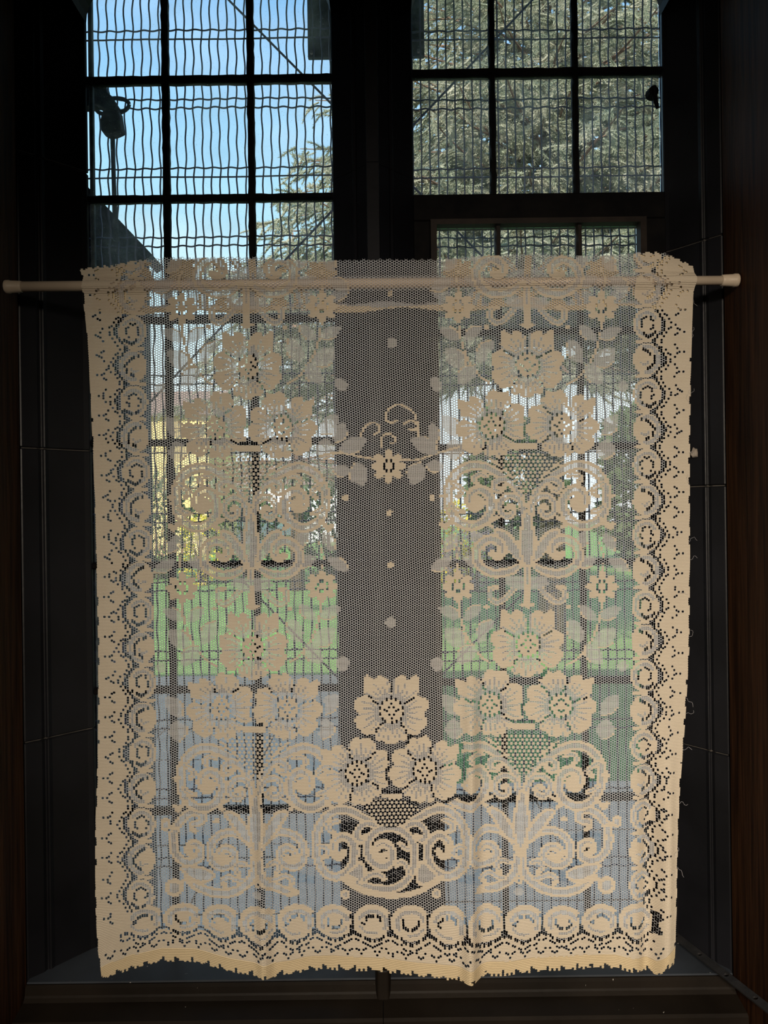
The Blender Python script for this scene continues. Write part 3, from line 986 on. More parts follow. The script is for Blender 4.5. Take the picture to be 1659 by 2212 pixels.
def dots(pts, spacing, big=False):
    p = smooth(pts, 1.0)
    s = 0.0; last = p[0]; DOTS.append((p[0][0], p[0][1], big))
    for q in p[1:]:
        s += np.linalg.norm(q-last); last = q
        if s >= spacing:
            DOTS.append((q[0], q[1], big)); s = 0.0
def scroll(pts, w, pid, gauze=0.46, ends=(0.55, 0.75)):
    p = smooth(pts)
    t = np.linspace(0, 1, len(p))
    ws = w*np.minimum(1, np.minimum(ends[0]+t*3, ends[1]+(1-t)*3))
    stroke(p, ws, 3, pid)
    if gauze:
        m = (t > 0.05) & (t < 0.93)
        stroke(p[m], ws[m]*gauze*np.minimum(1, (0.93-t[m])*6+0.2), 2, pid)

# ---- flower of five lobed petals around a pierced ring
PET = [(90, 50), (85, 64), (76, 77), (68, 80), (62, 75), (56, 94), (49, 89), (43, 79), (37, 75), (32, 66), (27, 69), (19, 79), (10, 81), (2, 77), (-6, 71), (-14, 80), (-26, 81),
       (-34, 77), (-41, 77), (-48, 69), (-53, 61), (-60, 68), (-68, 70), (-75, 66), (-83, 72), (-90, 70)]
PET = PET + [(180-a, r) for a, r in PET[::-1][1:-1]]
def flower(cx, cy, R=79.0, rot=0.0, sx=1.0, gap=0.0, label=None):
    k = R/79.0
    pid = part('flower', label)
    def at(a, r): 
        an = math.radians(a)+rot
        return (cx + sx*k*r*math.cos(an), cy - k*r*math.sin(an))
    if gap:
        x0, y0 = int(cx-110), int(cy-110)
        # open bars where this flower meets another motif
        before = PT.copy()
        oc = CH.copy()
        poly([at(a, r+gap/k) for a, r in PET], 0, None)
        only = (before == 0)
        CH[only] = oc[only]
    out = smooth([at(a, r) for a, r in PET], 2.0, True)
    poly([tuple(q) for q in out], 3, pid)
    ell(cx, cy, 35*k*sx, 35*k, 2, pid)
    for c0, spread, n in ((60, 46, 5), (120, 46, 5), (-12, 62, 6), (192, 62, 6), (-90, 56, 6)):
        for i in range(n):
            a = c0 + spread*(i/(n-1)-0.5)
            b = c0 + spread*(i/(n-1)-0.5)*0.72
            p = smooth([at(b, 33), at(a, 48), at(a+2, 58 if i % 2 else 67)], 3)
            stroke(p, np.linspace(5.2, 2.8, len(p))*k, 2, pid)
    for a, r1 in ((90, 52), (31, 60), (149, 60), (-54, 60), (-126, 60)):
        dots([at(a, 33), at(a, r1)], 5.6)
    ell(cx, cy, 27*k*sx, 27*k, 3, pid)
    for i in range(14):
        an = 2*PI*(i+0.5)/14
        DOTS.append((cx+26*k*sx*math.cos(an), cy+26*k*math.sin(an), True))
    for i in range(6):
        an = 2*PI*i/6
        DOTS.append((cx+10*k*sx*math.cos(an), cy+10*k*math.sin(an), False))
    for s in (-1, 1):
        DOTS.append((cx+s*16*k*sx, cy, False))
        DOTS.append((cx, cy+s*16*k, False))
    return pid

def small_flower(cx, cy, R=36.0):
    pid = part('small_flower')
    for a in (90, 40, 140, 0, 180, -42, -138, -90):
        an = math.radians(a)
        ell(cx+R*0.62*math.cos(an), cy-R*0.62*math.sin(an), R*0.36, R*0.24, 3, pid, -an, 20)
    ell(cx, cy, R*0.5, R*0.5, 3, pid)
    for i in range(8):
        an = 2*PI*i/8+0.39
        DOTS.append((cx+R*0.31*math.cos(an), cy+R*0.31*math.sin(an), True))
    return pid

def leaf(cx, cy, L, w, ang, pid=None, edge=False):
    pid = pid or part('leaf')
    a = math.radians(ang)
    def at(u, v): return (cx+u*math.cos(a)+v*math.sin(a), cy-u*math.sin(a)+v*math.cos(a))
    o = smooth([at(-L/2, 0), at(-L*0.2, w*0.46), at(L*0.12, w*0.5), at(L*0.34, w*0.26), at(L/2, 0), at(L*0.3, -w*0.34), at(0, -w*0.5), at(-L*0.3, -w*0.38)], 3, True)
    poly([tuple(q) for q in o], 2, pid)
    stroke(smooth([at(-L/2, 0), at(-L*0.2, w*0.46), at(L*0.12, w*0.5)], 4), 3.2, 3, pid)
    return pid

def spray_motif(fx, fy, s):
    """small flower with leaves and a stem"""
    pid = part('stem')
    stroke(smooth([(fx, fy+34), (fx-s*6, fy+70), (fx-s*20, fy+110), (fx-s*48, fy+150), (fx-s*75, fy+168)]), 4.2, 3, pid)
    pid = part('stem')
    stroke(smooth([(fx, fy-34), (fx+s*4, fy-60), (fx-s*6, fy-95)]), 3.4, 3, pid)
    for dx, dy, L, w, an in ((-44, -100, 50, 26, 60), (16, -96, 46, 26, 120), (-34, -54, 48, 26, 20), (36, -48, 52, 26, 150), (-30, 57, 50, 24, -40), (18, 57, 52, 26, 25),
                             (-58, 96, 58, 34, -60), (6, 110, 60, 38, 40), (-18, 146, 54, 34, -50), (16, 256, 56, 34, 50), (8, 308, 46, 40, 80)):
        leaf(fx+s*dx, fy+dy, L, w, an if s > 0 else 180-an)
    ell(fx+s*45, fy+172, 11, 12, 2, part('dot'))
    small_flower(fx, fy)

def tf(ax, y0, s, sx):
    def f_(pts): return [(ax(y0+y)+s*sx*x, y0+y) for x, y in pts]
    return f_

def vase_scrolls(ax, y0, sx, name):
    """scrolls, lattice and stem below a bouquet"""
    for s in (1, -1):
        T = tf(ax, y0, s, sx)
        poly(T([(8, 262), (45, 258), (80, 238), (110, 226), (150, 248), (160, 300), (146, 336), (100, 346), (75, 345), (52, 350), (30, 352), (14, 360), (6, 320)]), 0, part('open_work'))
        pid = part('scroll')
        scroll(T([(14, 284), (34, 258), (66, 232), (109, 217), (146, 229), (168, 262), (170, 300), (154, 334), (123, 348), (94, 338), (78, 314), (78, 292), (88, 275), (104, 269), (120, 278), (124, 296), (114, 308), (102, 305), (99, 296), (106, 291)]), 22, pid)
        scroll(T([(86, 240), (104, 236), (116, 246), (108, 256)]), 12, pid, 0.3)
        scroll(T([(166, 252), (150, 262), (140, 272), (150, 284)]), 13, pid, 0.3)
        scroll(T([(168, 302), (152, 314), (138, 318)]), 12, pid, 0.3)
        stroke(T([(172, 282), (186, 283)]), 7, 3, pid)
        stroke(smooth(T([(160, 334), (172, 346), (178, 352), (184, 344)])), 11, 3, pid)
        scroll(T([(6, 330), (12, 290), (30, 258), (54, 247), (71, 257), (67, 271), (54, 269), (50, 262)]), 15, pid, 0.5)
        scroll(T([(8, 340), (10, 306), (22, 287), (42, 283), (58, 297), (59, 314), (46, 327), (33, 323), (29, 312), (36, 305), (43, 309)]), 15, pid, 0.42)
        # leaf beside the stem
        lp = part('leaf')
        o = smooth(T([(7, 424), (22, 388), (44, 362), (64, 355), (70, 362), (60, 376), (46, 398), (26, 420)]), 3, True)
        poly([tuple(q) for q in o], 2, lp)
        stroke(np.vstack([o, o[:1]]), 6.5, 3, lp)
        stroke(smooth(T([(64, 330), (76, 336), (84, 344), (76, 350)])), 9, 3, pid)
    T = tf(ax, y0, 1, sx)
    sp = part('stem')
    o = smooth(T([(-5, 318), (5, 318), (12, 350), (17, 385), (12, 415), (4, 440), (-4, 440), (-12, 415), (-17, 385), (-12, 350)]), 3, True)
    poly([tuple(q) for q in o], 2, sp)
    stroke(np.vstack([o, o[:1]]), 6.5, 3, sp)
    poly(T([(-60, 192), (62, 192), (70, 208), (29, 244), (6, 280), (-6, 280), (-29, 244), (-70, 208)]), 4, part('basket_lattice'))
    bp_ = part('ribbon')
    for s in (1, -1):
        stroke(tf(ax, y0, s, sx)([(78, 204), (40, 236), (14, 272)]), 6, 3, bp_)
    dots(T([(-72, 214), (-36, 246), (-16, 268)]), 6.2); dots(T([(72, 214), (36, 246), (16, 268)]), 6.2)
    return bp_

def bouquet(ax, y0, sx, tag_):
    bp_ = vase_scrolls(ax, y0, sx, tag_)
    a0 = ax(y0)
    flower(ax(y0+131)-76*sx, y0+131, 77, math.radians(18), sx, 0, 'five-petalled flower, lower left of the %s bouquet' % tag_)
    flower(ax(y0+131)+76*sx, y0+131, 77, math.radians(-14), sx, 9, 'five-petalled flower, lower right of the %s bouquet' % tag_)
    flower(a0, y0, 78, 0, sx, 10, 'five-petalled flower topping the %s bouquet' % tag_)
    T = tf(ax, y0, 1, sx)
    poly(T([(-26, 170), (24, 170), (24, 184), (-26, 184)]), 3, bp_)
    dots(T([(-22, 166), (22, 166)]), 5.2, True)
    dots(T([(-22, 188), (22, 188)]), 5.2)

def lower_spirals(ax, y0, sx):
    for s in (1, -1):
        T = tf(ax, y0, s, sx)
        poly(T([(18, 428), (44, 400), (60, 392), (92, 396), (92, 424), (50, 430)]), 0, part('open_work'))
        pid = part('scroll')
        scroll(T([(10, 430), (38, 446), (74, 450), (104, 433), (111, 406), (99, 385), (76, 376), (57, 387), (53, 403), (64, 414), (76, 408)]), 21, pid)
        scroll(T([(16, 468), (36, 492), (52, 508), (68, 513), (80, 502), (78, 484), (64, 480)]), 13, pid, 0.5)
        ell(*T([(88, 523)])[0], 5.5, 5, 3, part('dot'))
    T = tf(ax, y0, 1, sx)
    sp = part('stem')
    poly(T([(-44, 458), (44, 458), (46, 474), (18, 486), (-18, 486), (-46, 474)]), 2, sp)
    stroke(T([(0, 440), (0, 520)]), 14, 3, sp)
    stroke(T([(0, 440), (0, 470)]), 6, 2, sp)
    stroke(T([(-13, 518), (13, 518)]), 7, 3, sp)

def lower_loops(ax, y0, sx, sides):
    for s, full in sides:
        T = tf(ax, y0, s, sx)
        op = part('open_work')
        poly(T([(100, 412), (135, 398), (176, 408), (176, 440), (142, 470), (100, 482)]) if full else T([(92, 420), (112, 425), (112, 470), (92, 480)]), 0, op)
        poly(T([(44, 470), (90, 486), (130, 496), (130, 512), (70, 506), (48, 500)]), 0, op)
        poly(T([(40, 430), (90, 422), (96, 470), (50, 474)]), 0, op)
        pid = part('scroll')
        scroll(T([(7, 448), (14, 426), (32, 408), (56, 400), (82, 404), (102, 422), (107, 444), (101, 464), (84, 475), (62, 470), (50, 454), (57, 438), (75, 434), (87, 448), (78, 460), (68, 454)]), 19, pid)
        scroll(T([(7, 450), (8, 486), (26, 510), (58, 528), (98, 531), (136, 519), (160, 500)] if full else [(7, 450), (8, 486), (26, 510), (54, 526), (86, 530)]), 22, pid)
        scroll(T([(22, 470), (40, 466), (50, 478), (40, 492)]), 13, pid, 0.4)
        scroll(T([(28, 504), (46, 502), (64, 495), (80, 504), (74, 515)]), 13, pid, 0.4)
        if full:
            scroll(T([(140, 398), (148, 392), (146, 382), (132, 380), (122, 372), (128, 358), (146, 356), (166, 368), (184, 390), (191, 416), (188, 442), (170, 462), (147, 465), (130, 451), (131, 431), (148, 425), (158, 440), (149, 449)]), 20, pid)
            lp = part('leaf')
            o = smooth(T([(100, 490), (130, 476), (172, 476), (160, 494), (136, 506), (112, 506)]), 3, True)
            poly([tuple(q) for q in o], 2, lp); stroke(np.vstack([o, o[:1]]), 6, 3, lp)
            stroke(T([(184, 392), (200, 388)]), 8, 3, pid)
            b1 = part('bud'); ell(*T([(207, 383)])[0], 11, 14, 3, b1); ell(*T([(207, 384)])[0], 5, 7, 2, b1)
            b2 = part('bud'); ell(*T([(190, 520)])[0], 20, 20, 3, b2); ell(*T([(190, 520)])[0], 12, 11, 2, b2)
            stroke(T([(160, 500), (178, 512)]), 8, 3, pid)
            ell(*T([(91, 375)])[0], 7, 6, 3, part('dot'))
    T = tf(ax, y0, 1, sx)
    b3 = part('bud'); ell(*T([(0, 508)])[0], 8, 9, 3, b3); DOTS.append((*T([(0, 508)])[0], False))
    ell(*T([(0, 533)])[0], 10, 9, 2, part('dot'))

# ---- outline of the cloth
TOPX = [150, 175, 190, 240, 300, 360, 450, 560, 640, 720, 800, 870, 940, 1000, 1100, 1150, 1250, 1330, 1370, 1400, 1440, 1470, 1500, 1530]
TOPY = [590, 583, 580, 575, 562, 555, 557, 558, 561, 562, 563, 562, 560, 555, 552, 550, 551, 551, 548, 547, 550, 560, 570, 572]
BOTX = [190, 215, 224, 240, 290, 350, 420, 500, 590, 660, 720, 830, 900, 960, 1020, 1060, 1150, 1250, 1330, 1385, 1420, 1440, 1470]
BOTY = [2118, 2122, 2116, 2108, 2086, 2074, 2080, 2097, 2112, 2099, 2091, 2096, 2106, 2112, 2117, 2109, 2096, 2087, 2091, 2105, 2108, 2086, 2066]
LEFY = [545, 583, 600, 625, 660, 700, 760, 850, 1000, 1200, 1400, 1600, 1800, 1950, 2050, 2125]
LEFX = [172, 174, 180, 181, 182, 187, 192, 197, 204, 209, 213, 212, 206, 206, 211, 222]
RIGY = [545, 580, 610, 640, 700, 800, 1000, 1200, 1400, 1560, 1700, 1800, 1950, 2050, 2125]
RIGX = [1498, 1501, 1500, 1496, 1494, 1491, 1489, 1490, 1489, 1480, 1469, 1464, 1461, 1457, 1452]
def bshift(x): return np.interp(x, BOTX, BOTY) - 2096.0
def bw(y): 
    t = np.clip((np.asarray(y, float)-1930.0)/150.0, 0, 1)
    return t*t*(3-2*t)
def xl_of(y): return np.interp(y, LEFY, LEFX)
def xr_of(y): return np.interp(y, RIGY, RIGX)

# ---- motifs over the field
axL = lambda y: 535.0 + (y-790)*0.0195
axR = lambda y: 1139.0 - max(0.0, y-1392)*0.035
axC = lambda y: 845.0
for yy in (663, 1267):
    spray_motif(392, yy+4, -1); spray_motif(695, yy-1, 1); spray_motif(990, yy, -1); spray_motif(1300, yy, 1)
for (x, y, r) in ((847, 741, 12), (733, 828, 12), (940, 826, 12), (844, 1345, 12), (740, 1432, 14), (944, 1434, 14)):
    ell(x, y, r, r, 2, part('dot'))
for (x, y, r) in ((747, 1075, 7), (934, 1076, 7), (841, 1108, 7), (843, 1221, 7)):
    ell(x, y, r, r, 3, part('dot'))
lower_spirals(axL, 790-606, 0.94); lower_spirals(axR, 788-604, 1.0)
bouquet(axL, 792, 0.95, 'upper left'); lower_spirals(axL, 792, 0.94)
bouquet(axR, 788, 1.0, 'upper right'); lower_spirals(axR, 788, 1.0)
lower_loops(axL, 1398, 0.95, ((-1, True), (1, False))); lower_loops(axR, 1392, 1.0, ((1, True), (-1, False)))
bouquet(axL, 1398, 0.95, 'lower left'); bouquet(axR, 1392, 1.0, 'lower right')
# small central ornament
cf = (839, 1007)
stroke(smooth([(690, 985), (735, 978), (770, 985), (812, 992)]), 4.5, 3, part('tendril')); stroke(smooth([(990, 966), (940, 980), (905, 992), (866, 994)]), 4.5, 3, part('tendril'))
stroke(smooth([(905, 945), (902, 915), (892, 890), (862, 874), (838, 886), (834, 905), (846, 915), (856, 908)]), 4.6, 3, part('tendril'))
stroke(smooth([(780, 944), (786, 925), (806, 913), (820, 922), (816, 935), (808, 938)]), 4.4, 3, part('tendril'))
stroke(smooth([(822, 968), (824, 946), (838, 937), (852, 944), (852, 956), (845, 958)]), 4.4, 3, part('tendril'))
stroke(smooth([(873, 915), (886, 908), (900, 915), (898, 928), (884, 928)]), 4.2, 3, part('tendril'))
for dx, dy, L, w, an in ((-76, -45, 66, 34, 25), (78, -45, 66, 34, 155), (-64, 18, 52, 40, -70), (60, 16, 52, 40, -110), (-104, -72, 46, 30, 70), (98, -72, 46, 26, 100), (-100, 10, 40, 26, 0), (100, 0, 40, 26, 0)):
    leaf(cf[0]+dx, cf[1]+dy, L, w, an)
small_flower(cf[0], cf[1], 38)
# large central motif at the foot
TC = tf(axC, 1536, 1, 1.0)
poly(TC([(-92, 232), (-40, 252), (0, 238), (40, 252), (88, 228), (84, 290), (84, 330), (104, 352), (66, 384), (0, 394), (-66, 384), (-104, 352), (-84, 330), (-84, 290)]), 0, part('open_work'))
for s in (1, -1):
    T = tf(axC, 1536, s, 1.0)
    op = part('open_work')
    poly(T([(86, 240), (130, 230), (150, 270), (150, 320), (120, 345), (96, 330), (84, 290)]), 0, op)
    pid = part('scroll')
    scroll(T([(16, 254), (60, 230), (92, 214), (121, 214), (148, 236), (162, 268), (161, 308), (147, 345), (121, 357), (97, 347), (82, 325), (79, 297), (88, 278), (106, 269), (123, 283), (125, 306), (112, 314), (102, 303)]), 21, pid)
    scroll(T([(110, 236), (128, 240), (134, 254), (122, 262)]), 13, pid, 0.35)
    scroll(T([(158, 290), (142, 294), (134, 306), (144, 316)]), 13, pid, 0.35)
    scroll(T([(26, 256), (48, 243), (67, 250), (75, 267), (66, 280), (56, 270)]), 16, pid, 0.45)
    lp = part('leaf')
    o = smooth(T([(60, 372), (56, 345), (66, 326), (82, 338), (98, 356), (82, 372)]), 3, True)
    poly([tuple(q) for q in o], 2, lp); stroke(np.vstack([o, o[:1]]), 7, 3, lp)
    b1 = part('bud'); ell(*T([(99, 394)])[0], 10, 11, 3, b1); ell(*T([(99, 394)])[0], 5, 5, 2, b1)
pid = part('scroll', 'round central scroll at the foot of the lace')
scroll(TC([(-97, 354), (-58, 376), (-20, 384), (9, 381), (36, 362), (50, 328), (49, 292), (31, 265), (0, 252), (-33, 261), (-51, 285), (-49, 312), (-35, 331), (-14, 336), (1, 322), (1, 300), (-14, 287), (-30, 292), (-34, 309), (-22, 319), (-14, 310)]), 20, pid, 0.45)
scroll(TC([(-64, 370), (-46, 354), (-28, 352), (-14, 362)]), 15, pid, 0.4)
scroll(TC([(40, 352), (30, 330), (18, 326), (10, 336)]), 13, pid, 0.3)
scroll(TC([(44, 300), (30, 296), (18, 286)]), 13, pid, 0.3)
stroke(smooth(TC([(-103, 360), (-78, 379), (-39, 394), (5, 398), (48, 393), (86, 376), (109, 360)])), 13, 3, pid)
poly(TC([(-56, 192), (56, 192), (62, 212), (28, 244), (8, 252), (-8, 252), (-28, 244), (-62, 212)]), 4, part('basket_lattice'))
flower(771, 1671, 78, math.radians(20), 1.0, 0, 'five-petalled flower, lower left of the central bouquet')
flower(919, 1666, 78, math.radians(-16), 1.0, 9, 'five-petalled flower, lower right of the central bouquet')
flower(845, 1536, 80, 0, 1.0, 10, 'five-petalled flower topping the central bouquet')
rb = part('ribbon')
poly([(826, 1716), (870, 1716), (870, 1726), (826, 1726)], 3, rb)
dots([(826, 1711), (868, 1711)], 5.2, True)

# ---- side borders: scalloped solid edge, pierced arrows, holed wave and spiral medallions
def side_border(s, name):
    ed = xr_of if s > 0 else xl_of
    med0 = (lambda y: np.interp(y, [550, 700, 1100, 1500, 1760, 2000], [1398, 1398, 1396, 1392, 1391, 1389])) if s > 0 else \
           (lambda y: np.interp(y, [550, 790, 1162, 1400, 1544, 1915], [284, 287, 298, 304, 308, 305]))
    y_ref = 700.0 if s > 0 else 716.0
    def chx(y): return med0(y) + s*(31 + 11*math.cos(2*PI*(y-y_ref)/76.0) - max(0, (0 if s < 0 else (y-1500)*0.02)))
    ys = np.arange(540, 1985, 4.0)
    bid = part('side_border', 'scalloped %s border with pierced arrows' % name)
    poly([(chx(y), y) for y in ys] + [(ed(y)+s*6, y) for y in ys[::-1]] if s > 0 else [(chx(y), y) for y in ys] + [(ed(y)-6, y) for y in ys[::-1]], 3, bid)
    # lower corner goes solid down to the hem
    poly([(chx(1970), 1970), (ed(1970)+s*8, 1970), (ed(2130)+s*8, 2140), (ed(2130)-s*75, 2140), (chx(1990)-s*20, 2040)], 3, bid)
    k = 0
    y = y_ref - 152
    while y < 1965:
        mid = part('medallion')
        cx_ = med0(y)
        ell(cx_, y, 30, 35, 3, mid)
        stroke([(cx_-s*22, y-38), (cx_+s*4, y-40)], 8, 3, mid)
        an0 = 0 if s > 0 else PI
        if k % 2 == 0:
            ring = [(cx_+22*math.cos(a)*s, y+25*math.sin(a)) for a in np.linspace(-0.6, -5.2, 26)]
            stroke(ring, 6.5, 2, mid)
            dots([(cx_+s*13*math.cos(a), y-1+15*math.sin(a)) for a in np.linspace(0.9, -3.9, 14)], 5.4)
            dots([(cx_-s*8, y+20), (cx_+s*2, y+27), (cx_+s*14, y+22), (cx_+s*22, y+15)], 6.0, True)
        else:
            ring = [(cx_+24*math.cos(a)*s, y+28*math.sin(a)) for a in np.linspace(-1.9, 1.7, 22)]
            stroke(ring, 8, 2, mid)
            dots([(cx_-s*10, y-22), (cx_+s*4, y-16), (cx_+s*15, y-4), (cx_+s*13, y+10), (cx_, y+20)], 6.4, True)
            stroke([(cx_-s*12, y+8), (cx_-s*2, y+13), (cx_+s*4, y+4)], 4.5, 2, mid)
        y += 76.0; k += 1
    wave = [(chx(y)-s*2, y) for y in np.arange(548, 1975, 6.0)]
    dots(wave, 8.6, True)
    for yj in np.arange(y_ref-38-76*2, 1930, 76.0):
        poly([(chx(yj)-s*12, yj), (chx(yj)+s*1, yj-9), (chx(yj)+s*1, yj+9)], 0, part('open_work'))
    dots([(chx(y)+s*9, y) for y in np.arange(548, 1975, 6.0)], 7.8)
    ya = 671.0 - 43.5*2 if s > 0 else 725.0 - 43.5*4
    while ya < 2000:
        tx = ed(ya) - s*24
        for dx, dy, b in ((-9, -12, True), (-4.5, -6.5, False), (0, 0, True), (9, 0, True), (-4.5, 6.5, False), (-9.5, 11, True)):
            DOTS.append((tx+s*dx, ya+dy, False))
        ya += 43.5
side_border(1, 'right'); side_border(-1, 'left')

# ---- lower border
def B(x, y): return (x, y + float(bshift(x))*float(bw(y)))
bid = part('lower_border', 'solid lower border with a double pierced wave')
def wv(x): return 2027 + 9*math.cos(2*PI*(x-805)/82.0)
poly([B(x, wv(x)-4) for x in np.arange(232, 1450, 5.0)] + [B(x, 2140) for x in np.arange(1446, 230, -5.0)], 3, bid)
k = 0
for x in np.arange(805-82*6, 1420, 82.0):
    mid = part('medallion')
    y0 = 1992
    p = [B(x+43*math.cos(a), y0-2+37*math.sin(a)) for a in np.linspace(0, 2*PI, 40)]
    poly(p, 3, mid)
    sg = 1 if k % 2 else -1
    stroke(smooth([B(x+sg*29*math.cos(a), y0+24*math.sin(a)) for a in np.linspace(2.6, 6.0, 12)], 3), 8, 2, mid)
    stroke(smooth([B(x+sg*29*math.cos(a), y0+24*math.sin(a)) for a in np.linspace(0.4, 1.8, 6)], 3), 5, 2, mid)
    if k % 2:
        dots([B(x+sg*16*math.cos(a), y0+13*math.sin(a)) for a in np.linspace(3.6, -0.4, 12)], 6.2, True)
    else:
        dots([B(x+sg*17*math.cos(a), y0-2+12*math.sin(a)) for a in np.linspace(3.3, 5.6, 8)], 5.4, True)
        dots([B(x+sg*16, y0-4), B(x+sg*24, y0+2), B(x+sg*14, y0+5)], 5.4)
    ow = part('open_work')
    poly([B(x+41-10, y0-20), B(x+41+10, y0-20), B(x+41+6, y0-4), B(x+41+6, y0+10), B(x+41+11, y0+26), B(x+41-11, y0+26), B(x+41-6, y0+10), B(x+41-6, y0-4)], 0, ow)
    k += 1
ow = part('open_work')
dots([B(x, wv(x)-2) for x in np.arange(262, 1412, 6.0)], 7.4, True)
dots([B(x, wv(x)+11) for x in np.arange(262, 1415, 6.0)], 6.6)
for x in np.arange(238, 1450, 32.0):
    for dx, dy in ((-10, -6), (-5, -1), (0, 5), (5, -1), (10, -6)):
        DOTS.append((*B(x+dx, 2056+dy), False))
hem_id = part('hem', 'folded yellowish hem with a frayed lower edge')
HEMLINE = 2068.0
poly([B(x, HEMLINE) for x in np.arange(190, 1480, 5.0)] + [B(x, 2150) for x in np.arange(1476, 190, -5.0)], 3, hem_id)

# ---- stitches of the cloth: hexagon grid warped to the hang of the curtain
PU, PV = 5.0, 5.35
LEAN_U, LEAN_X = [180, 320, 545, 845, 1140, 1400, 1495], [24, 20, 20, 12, -6, -12, -36]
def warp(u, v):
    x = u + np.interp(u, LEAN_U, LEAN_X)*(v-600)/1450.0 + 1.6*np.sin(v/61.0+u/170.0) + 0.8*np.sin(v/23.0+u/41.0)
    y = v + bshift(np.clip(x, 200, 1460))*bw(v) - (u-829)*0.006 + 1.3*np.sin(u/83.0+v/140.0) + 0.6*np.sin(u/29.0-v/71.0)
    return x, y
FOLDS = [  # x at y=1000, x at y=2100, half width, depth (m, towards the room), y start, y full
    (560, 572, 14, 0.010, 1450, 1760), (588, 600, 22, -0.006, 1450, 1800), (1018, 1016, 16, 0.013, 1300, 1650), (1048, 1052, 26, -0.007, 1300, 1700),
    (1410, 1402, 18, -0.013, 1480, 1850), (1452, 1438, 16, 0.010, 1500, 1850), (740, 748, 40, 0.005, 1500, 1900), (330, 300, 40, 0.006, 1600, 2050),
    (846, 850, 60, 0.004, 1700, 2000), (1240, 1236, 50, 0.006, 1500, 2000), (430, 420, 50, -0.006, 1700, 2080), (1012, 1012, 18, 0.002, 1950, 2080), (660, 662, 30, -0.004, 1850, 2080)]
def to_world(x, y, layer=0):
    dx, dy = x-829.5, 1106.0-y
    c, s = math.cos(-ROLL), math.sin(-ROLL)
    Yb = 1.2385 if layer == 0 else 1.2420
    X = (c*dx - s*dy)*Yb/F
    Z = (s*dx + c*dy)*Yb/F
    zr = rodA.z + (rodB.z-rodA.z)*(X-rodA.x)/(rodB.x-rodA.x)
    dz = Z-zr
    r = RODR + (0.0012 if layer == 0 else 0.0008)
    bul = np.sqrt(np.maximum(r*r - dz*dz, 0))
    soft = 0.55*r*np.exp(-((np.abs(dz)-r*0.8)/0.006)**2)*(np.abs(dz) > r*0.8)
    bul = np.maximum(bul, soft)
    Y = np.full_like(x, Yb)
    if layer == 0:
        Y = np.minimum(Yb, YC - bul)
        for x0, x1, hw_, dep, ya, yb_ in FOLDS:
            xc = x0 + (x1-x0)*(y-1000)/1100.0
            t = np.clip((y-ya)/(yb_-ya), 0, 1); t = t*t*(3-2*t)
            Y = Y - dep*t*np.exp(-((x-xc)/hw_)**2)
        Y = Y + 0.0022*np.sin(x/96.0+1.0+y/400.0)*np.clip((y-690)/300.0, 0, 1)
        # frill above the rod nods a little
        Y = Y + 0.004*np.sin(x/47.0)*np.clip((600-y)/40.0, 0, 1)
        # right top corner of the frill folds back
        Y = Y + 0.010*np.clip((x-1440)/60.0, 0, 1)*np.clip((600-y)/40.0, 0, 1)
    else:
        Y = np.maximum(Yb, YC + bul)
        Y = Y + 0.004*np.sin(x/47.0)*np.clip((600-y)/40.0, 0, 1) + 0.010*np.clip((x-1440)/60.0, 0, 1)*np.clip((600-y)/40.0, 0, 1)
    return np.stack([X, Y, Z], -1)

